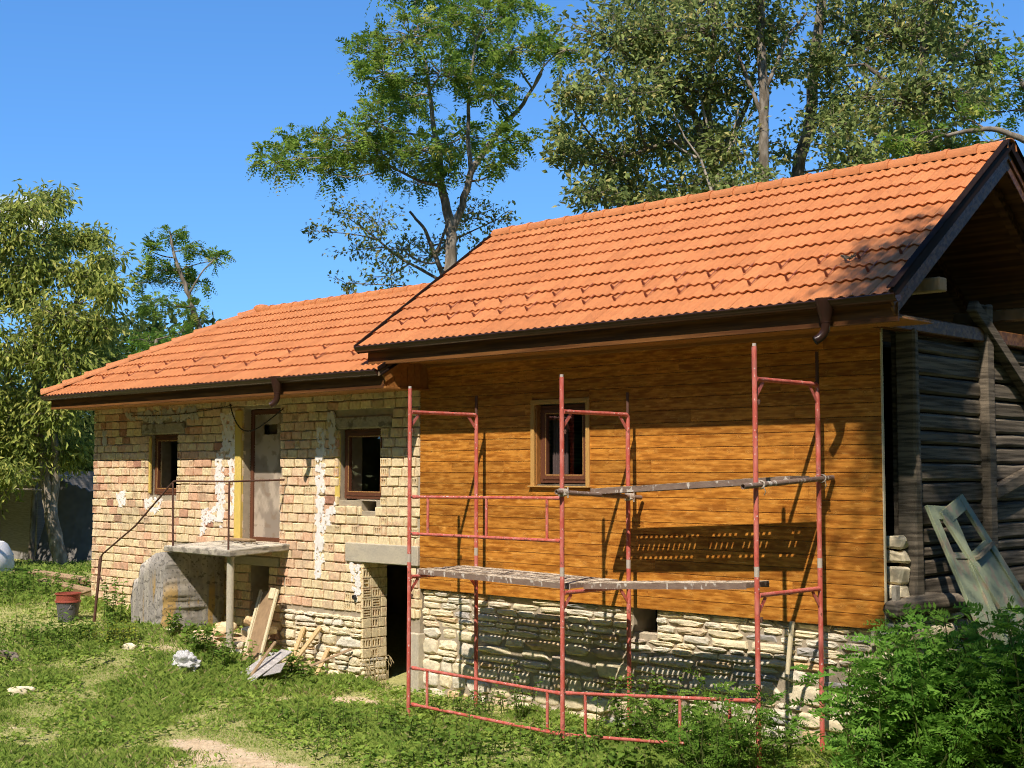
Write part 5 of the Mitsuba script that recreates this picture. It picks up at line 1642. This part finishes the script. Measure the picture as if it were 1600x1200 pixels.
def sapling(label, x, y, h, spread, seed, n, size, cols=((.10, .24, .035), (.22, .42, .065))):
    """young locust: whips with pinnate leaves"""
    r = np.random.default_rng(seed)
    k = new('locust_sapling')
    tag(k, label, 'bush')
    st, P, A = [], [], []
    for i in range(n):
        bx, by = x + r.normal() * spread * .35, y + r.normal() * spread * .3
        bz = float(ground_z(bx, by)) - .03
        d = np.array([r.normal() * .45, r.normal() * .35 - .1, 1.0])
        hh = h * r.uniform(.45, 1.08)
        b0 = np.array([bx, by, bz]); top = b0 + d * hh / np.linalg.norm(d)
        top[1] = min(top[1], y + .6)
        st.append(limb(b0, top, .010, .004, r, .08))
        for u in np.linspace(.15, 1.02, max(6, int(hh / .052))):
            a = r.uniform(0, 2 * np.pi)
            P.append(b0 + (top - b0) * u); A.append([math.cos(a), math.sin(a), r.uniform(.05, .8)])
    add(k + '__stem', cat(*st), 'm_stem', smooth=True)
    tag(k + '__stem', kind='stuff')
    P, A = np.array(P), np.array(A)
    v, f, per = fronds(P, A, r, size, 7, size * .12, size * .27)
    col = np.tile(np.repeat(tint(r, len(P), *cols), 4, 0), (per, 1))
    add(k + '__leaves', (v, f), 'm_leaf', color=col)


sapling('wide locust bush in front of the lower right corner of the high house', -5.95, -.9, 1.3, .95, 41, 62, .30)
sapling('shaded locust bush in the bottom right corner', -5.35, -.6, 1.5, 1.1, 42, 75, .30)
sapling('locust shoots below the old green doors', -5.9, .5, 1.1, .8, 43, 34, .25)
sapling('sunlit locust shoots between the middle and right scaffold poles', -8.35, -.8, .80, .8, 44, 30, .22, ((.10, .21, .03), (.20, .33, .055)))
sapling('small locust shoots in front of the stone base by the right scaffold pole', -7.75, -1.2, .52, .7, 45, 26, .2, ((.10, .21, .03), (.20, .33, .055)))
sapling('bright leafy shoots in front of the right front scaffold pole', -7.6, -1.72, .95, .42, 47, 34, .2, ((.10, .21, .03), (.20, .33, .055)))
sapling('low locust shoots in front of the right guard rail', -8.9, -.85, .62, .5, 46, 18, .2, ((.10, .21, .03), (.20, .33, .055)))


def build_grass():
    r = np.random.default_rng(101)
    n = 520000
    x = np.where(r.uniform(size=n) < .72, r.uniform(-19, -4, n), r.uniform(-36, -17, n))
    y = np.where(x > -23, r.uniform(-7.6, -.05, n), r.uniform(-6, 4, n))
    c = -.694 * x + .720 * (y + 12.5); s = .719 * x + .695 * (y + 12.5)
    ok = (c > 11.5) & (np.abs(s) < .42 * c + 1.0)
    b = bareness(x, y)
    cl = meshkit.fbm(np.stack([x * 3.1, y * 3.1, 0 * x], -1), 3, 33)
    ok &= (r.uniform(size=n) > b * 1.15) & (r.uniform(size=n) < .25 + 1.3 * S((cl - .33) / .35)) & ((x < -6.3) | (y < -.3))
    x, y, b, cl = x[ok], y[ok], b[ok], cl[ok]
    n = len(x)
    far = S((c[ok] - 16) / 12)
    tall = meshkit.fbm(np.stack([x * .8, y * .8, 0 * x + 9], -1), 3, 34)
    h = (.03 + .10 * S((tall - .38) / .3) * (1 - b)) * r.uniform(.5, 1.5, n) * (1 + .2 * far)
    a = r.uniform(0, 2 * np.pi, n)
    w = r.uniform(.004, .009, n) * (1 + .9 * far)
    z = ground_z(x, y) + .05 * (meshkit.fbm(np.stack([x * .9, y * .9, 0 * x], -1), 4, 2) - .5) - .012
    p = np.stack([x, y, z], 1)
    side = np.stack([np.cos(a), np.sin(a), 0 * a], 1) * w[:, None] / 2
    lean = np.stack([np.cos(a + 1.6), np.sin(a + 1.6), 0 * a], 1) * (h * r.uniform(.1, .9, n))[:, None]
    mid = p + np.array([0, 0, 1.0]) * (h * .62)[:, None] + lean * .3
    tip = p + np.array([0, 0, 1.0]) * (h * r.uniform(.75, 1, n))[:, None] + lean
    v = np.stack([p - side, p + side, mid + side * .8, tip], 1).reshape(-1, 3)
    k = np.arange(n)[:, None] * 4
    f = np.vstack([k + [0, 1, 2], k + [0, 2, 3]])
    dry = (r.uniform(size=(n, 1)) < .05 + .32 * b[:, None])
    col = tint(r, n, (.19, .31, .055), (.38, .49, .11))
    col = np.where(dry, tint(r, n, (.42, .36, .17), (.62, .54, .30)), col)
    add('grass', (v, f), 'm_leaf', color=np.repeat(col, 4, 0))
    tag('grass', 'thin sunlit grass with bare patches in the yard', kind='stuff')
    # small broad leaves: clover, dandelion, plantain
    n = 60000
    x = np.where(r.uniform(size=n) < .75, r.uniform(-19, -4, n), r.uniform(-34, -17, n))
    y = np.where(x > -23, r.uniform(-7.4, -.1, n), r.uniform(-5, 3, n))
    c = -.694 * x + .720 * (y + 12.5); s = .719 * x + .695 * (y + 12.5)
    cl = meshkit.fbm(np.stack([x * 1.3, y * 1.3, 0 * x + 40], -1), 4, 35)
    ok = (c > 11.5) & (np.abs(s) < .42 * c + 1.0) & (r.uniform(size=n) > bareness(x, y) * 1.1) & (r.uniform(size=n) < S((cl - .40) / .2)) & ((x < -6.3) | (y < -.3))
    x, y = x[ok], y[ok]; n = len(x)
    p = np.stack([x, y, ground_z(x, y) + r.uniform(.0, .09, n)], 1)
    a = r.uniform(0, 2 * np.pi, n)
    A = np.stack([np.cos(a), np.sin(a), r.uniform(.1, .9, n)], 1)
    L = r.uniform(.035, .10, n)
    v, f = kites(p, A, np.array([0, 0, 1.0]) + .4 * r.normal(size=p.shape), L, L * r.uniform(.35, .75, n), .15, .15)
    add('ground_cover', (v, f), 'm_leaf', color=np.repeat(tint(r, n, (.19, .32, .055), (.37, .48, .095)), 4, 0))
    tag('ground_cover', 'low broad-leaved weeds growing in the grass of the yard', kind='stuff')


build_grass()
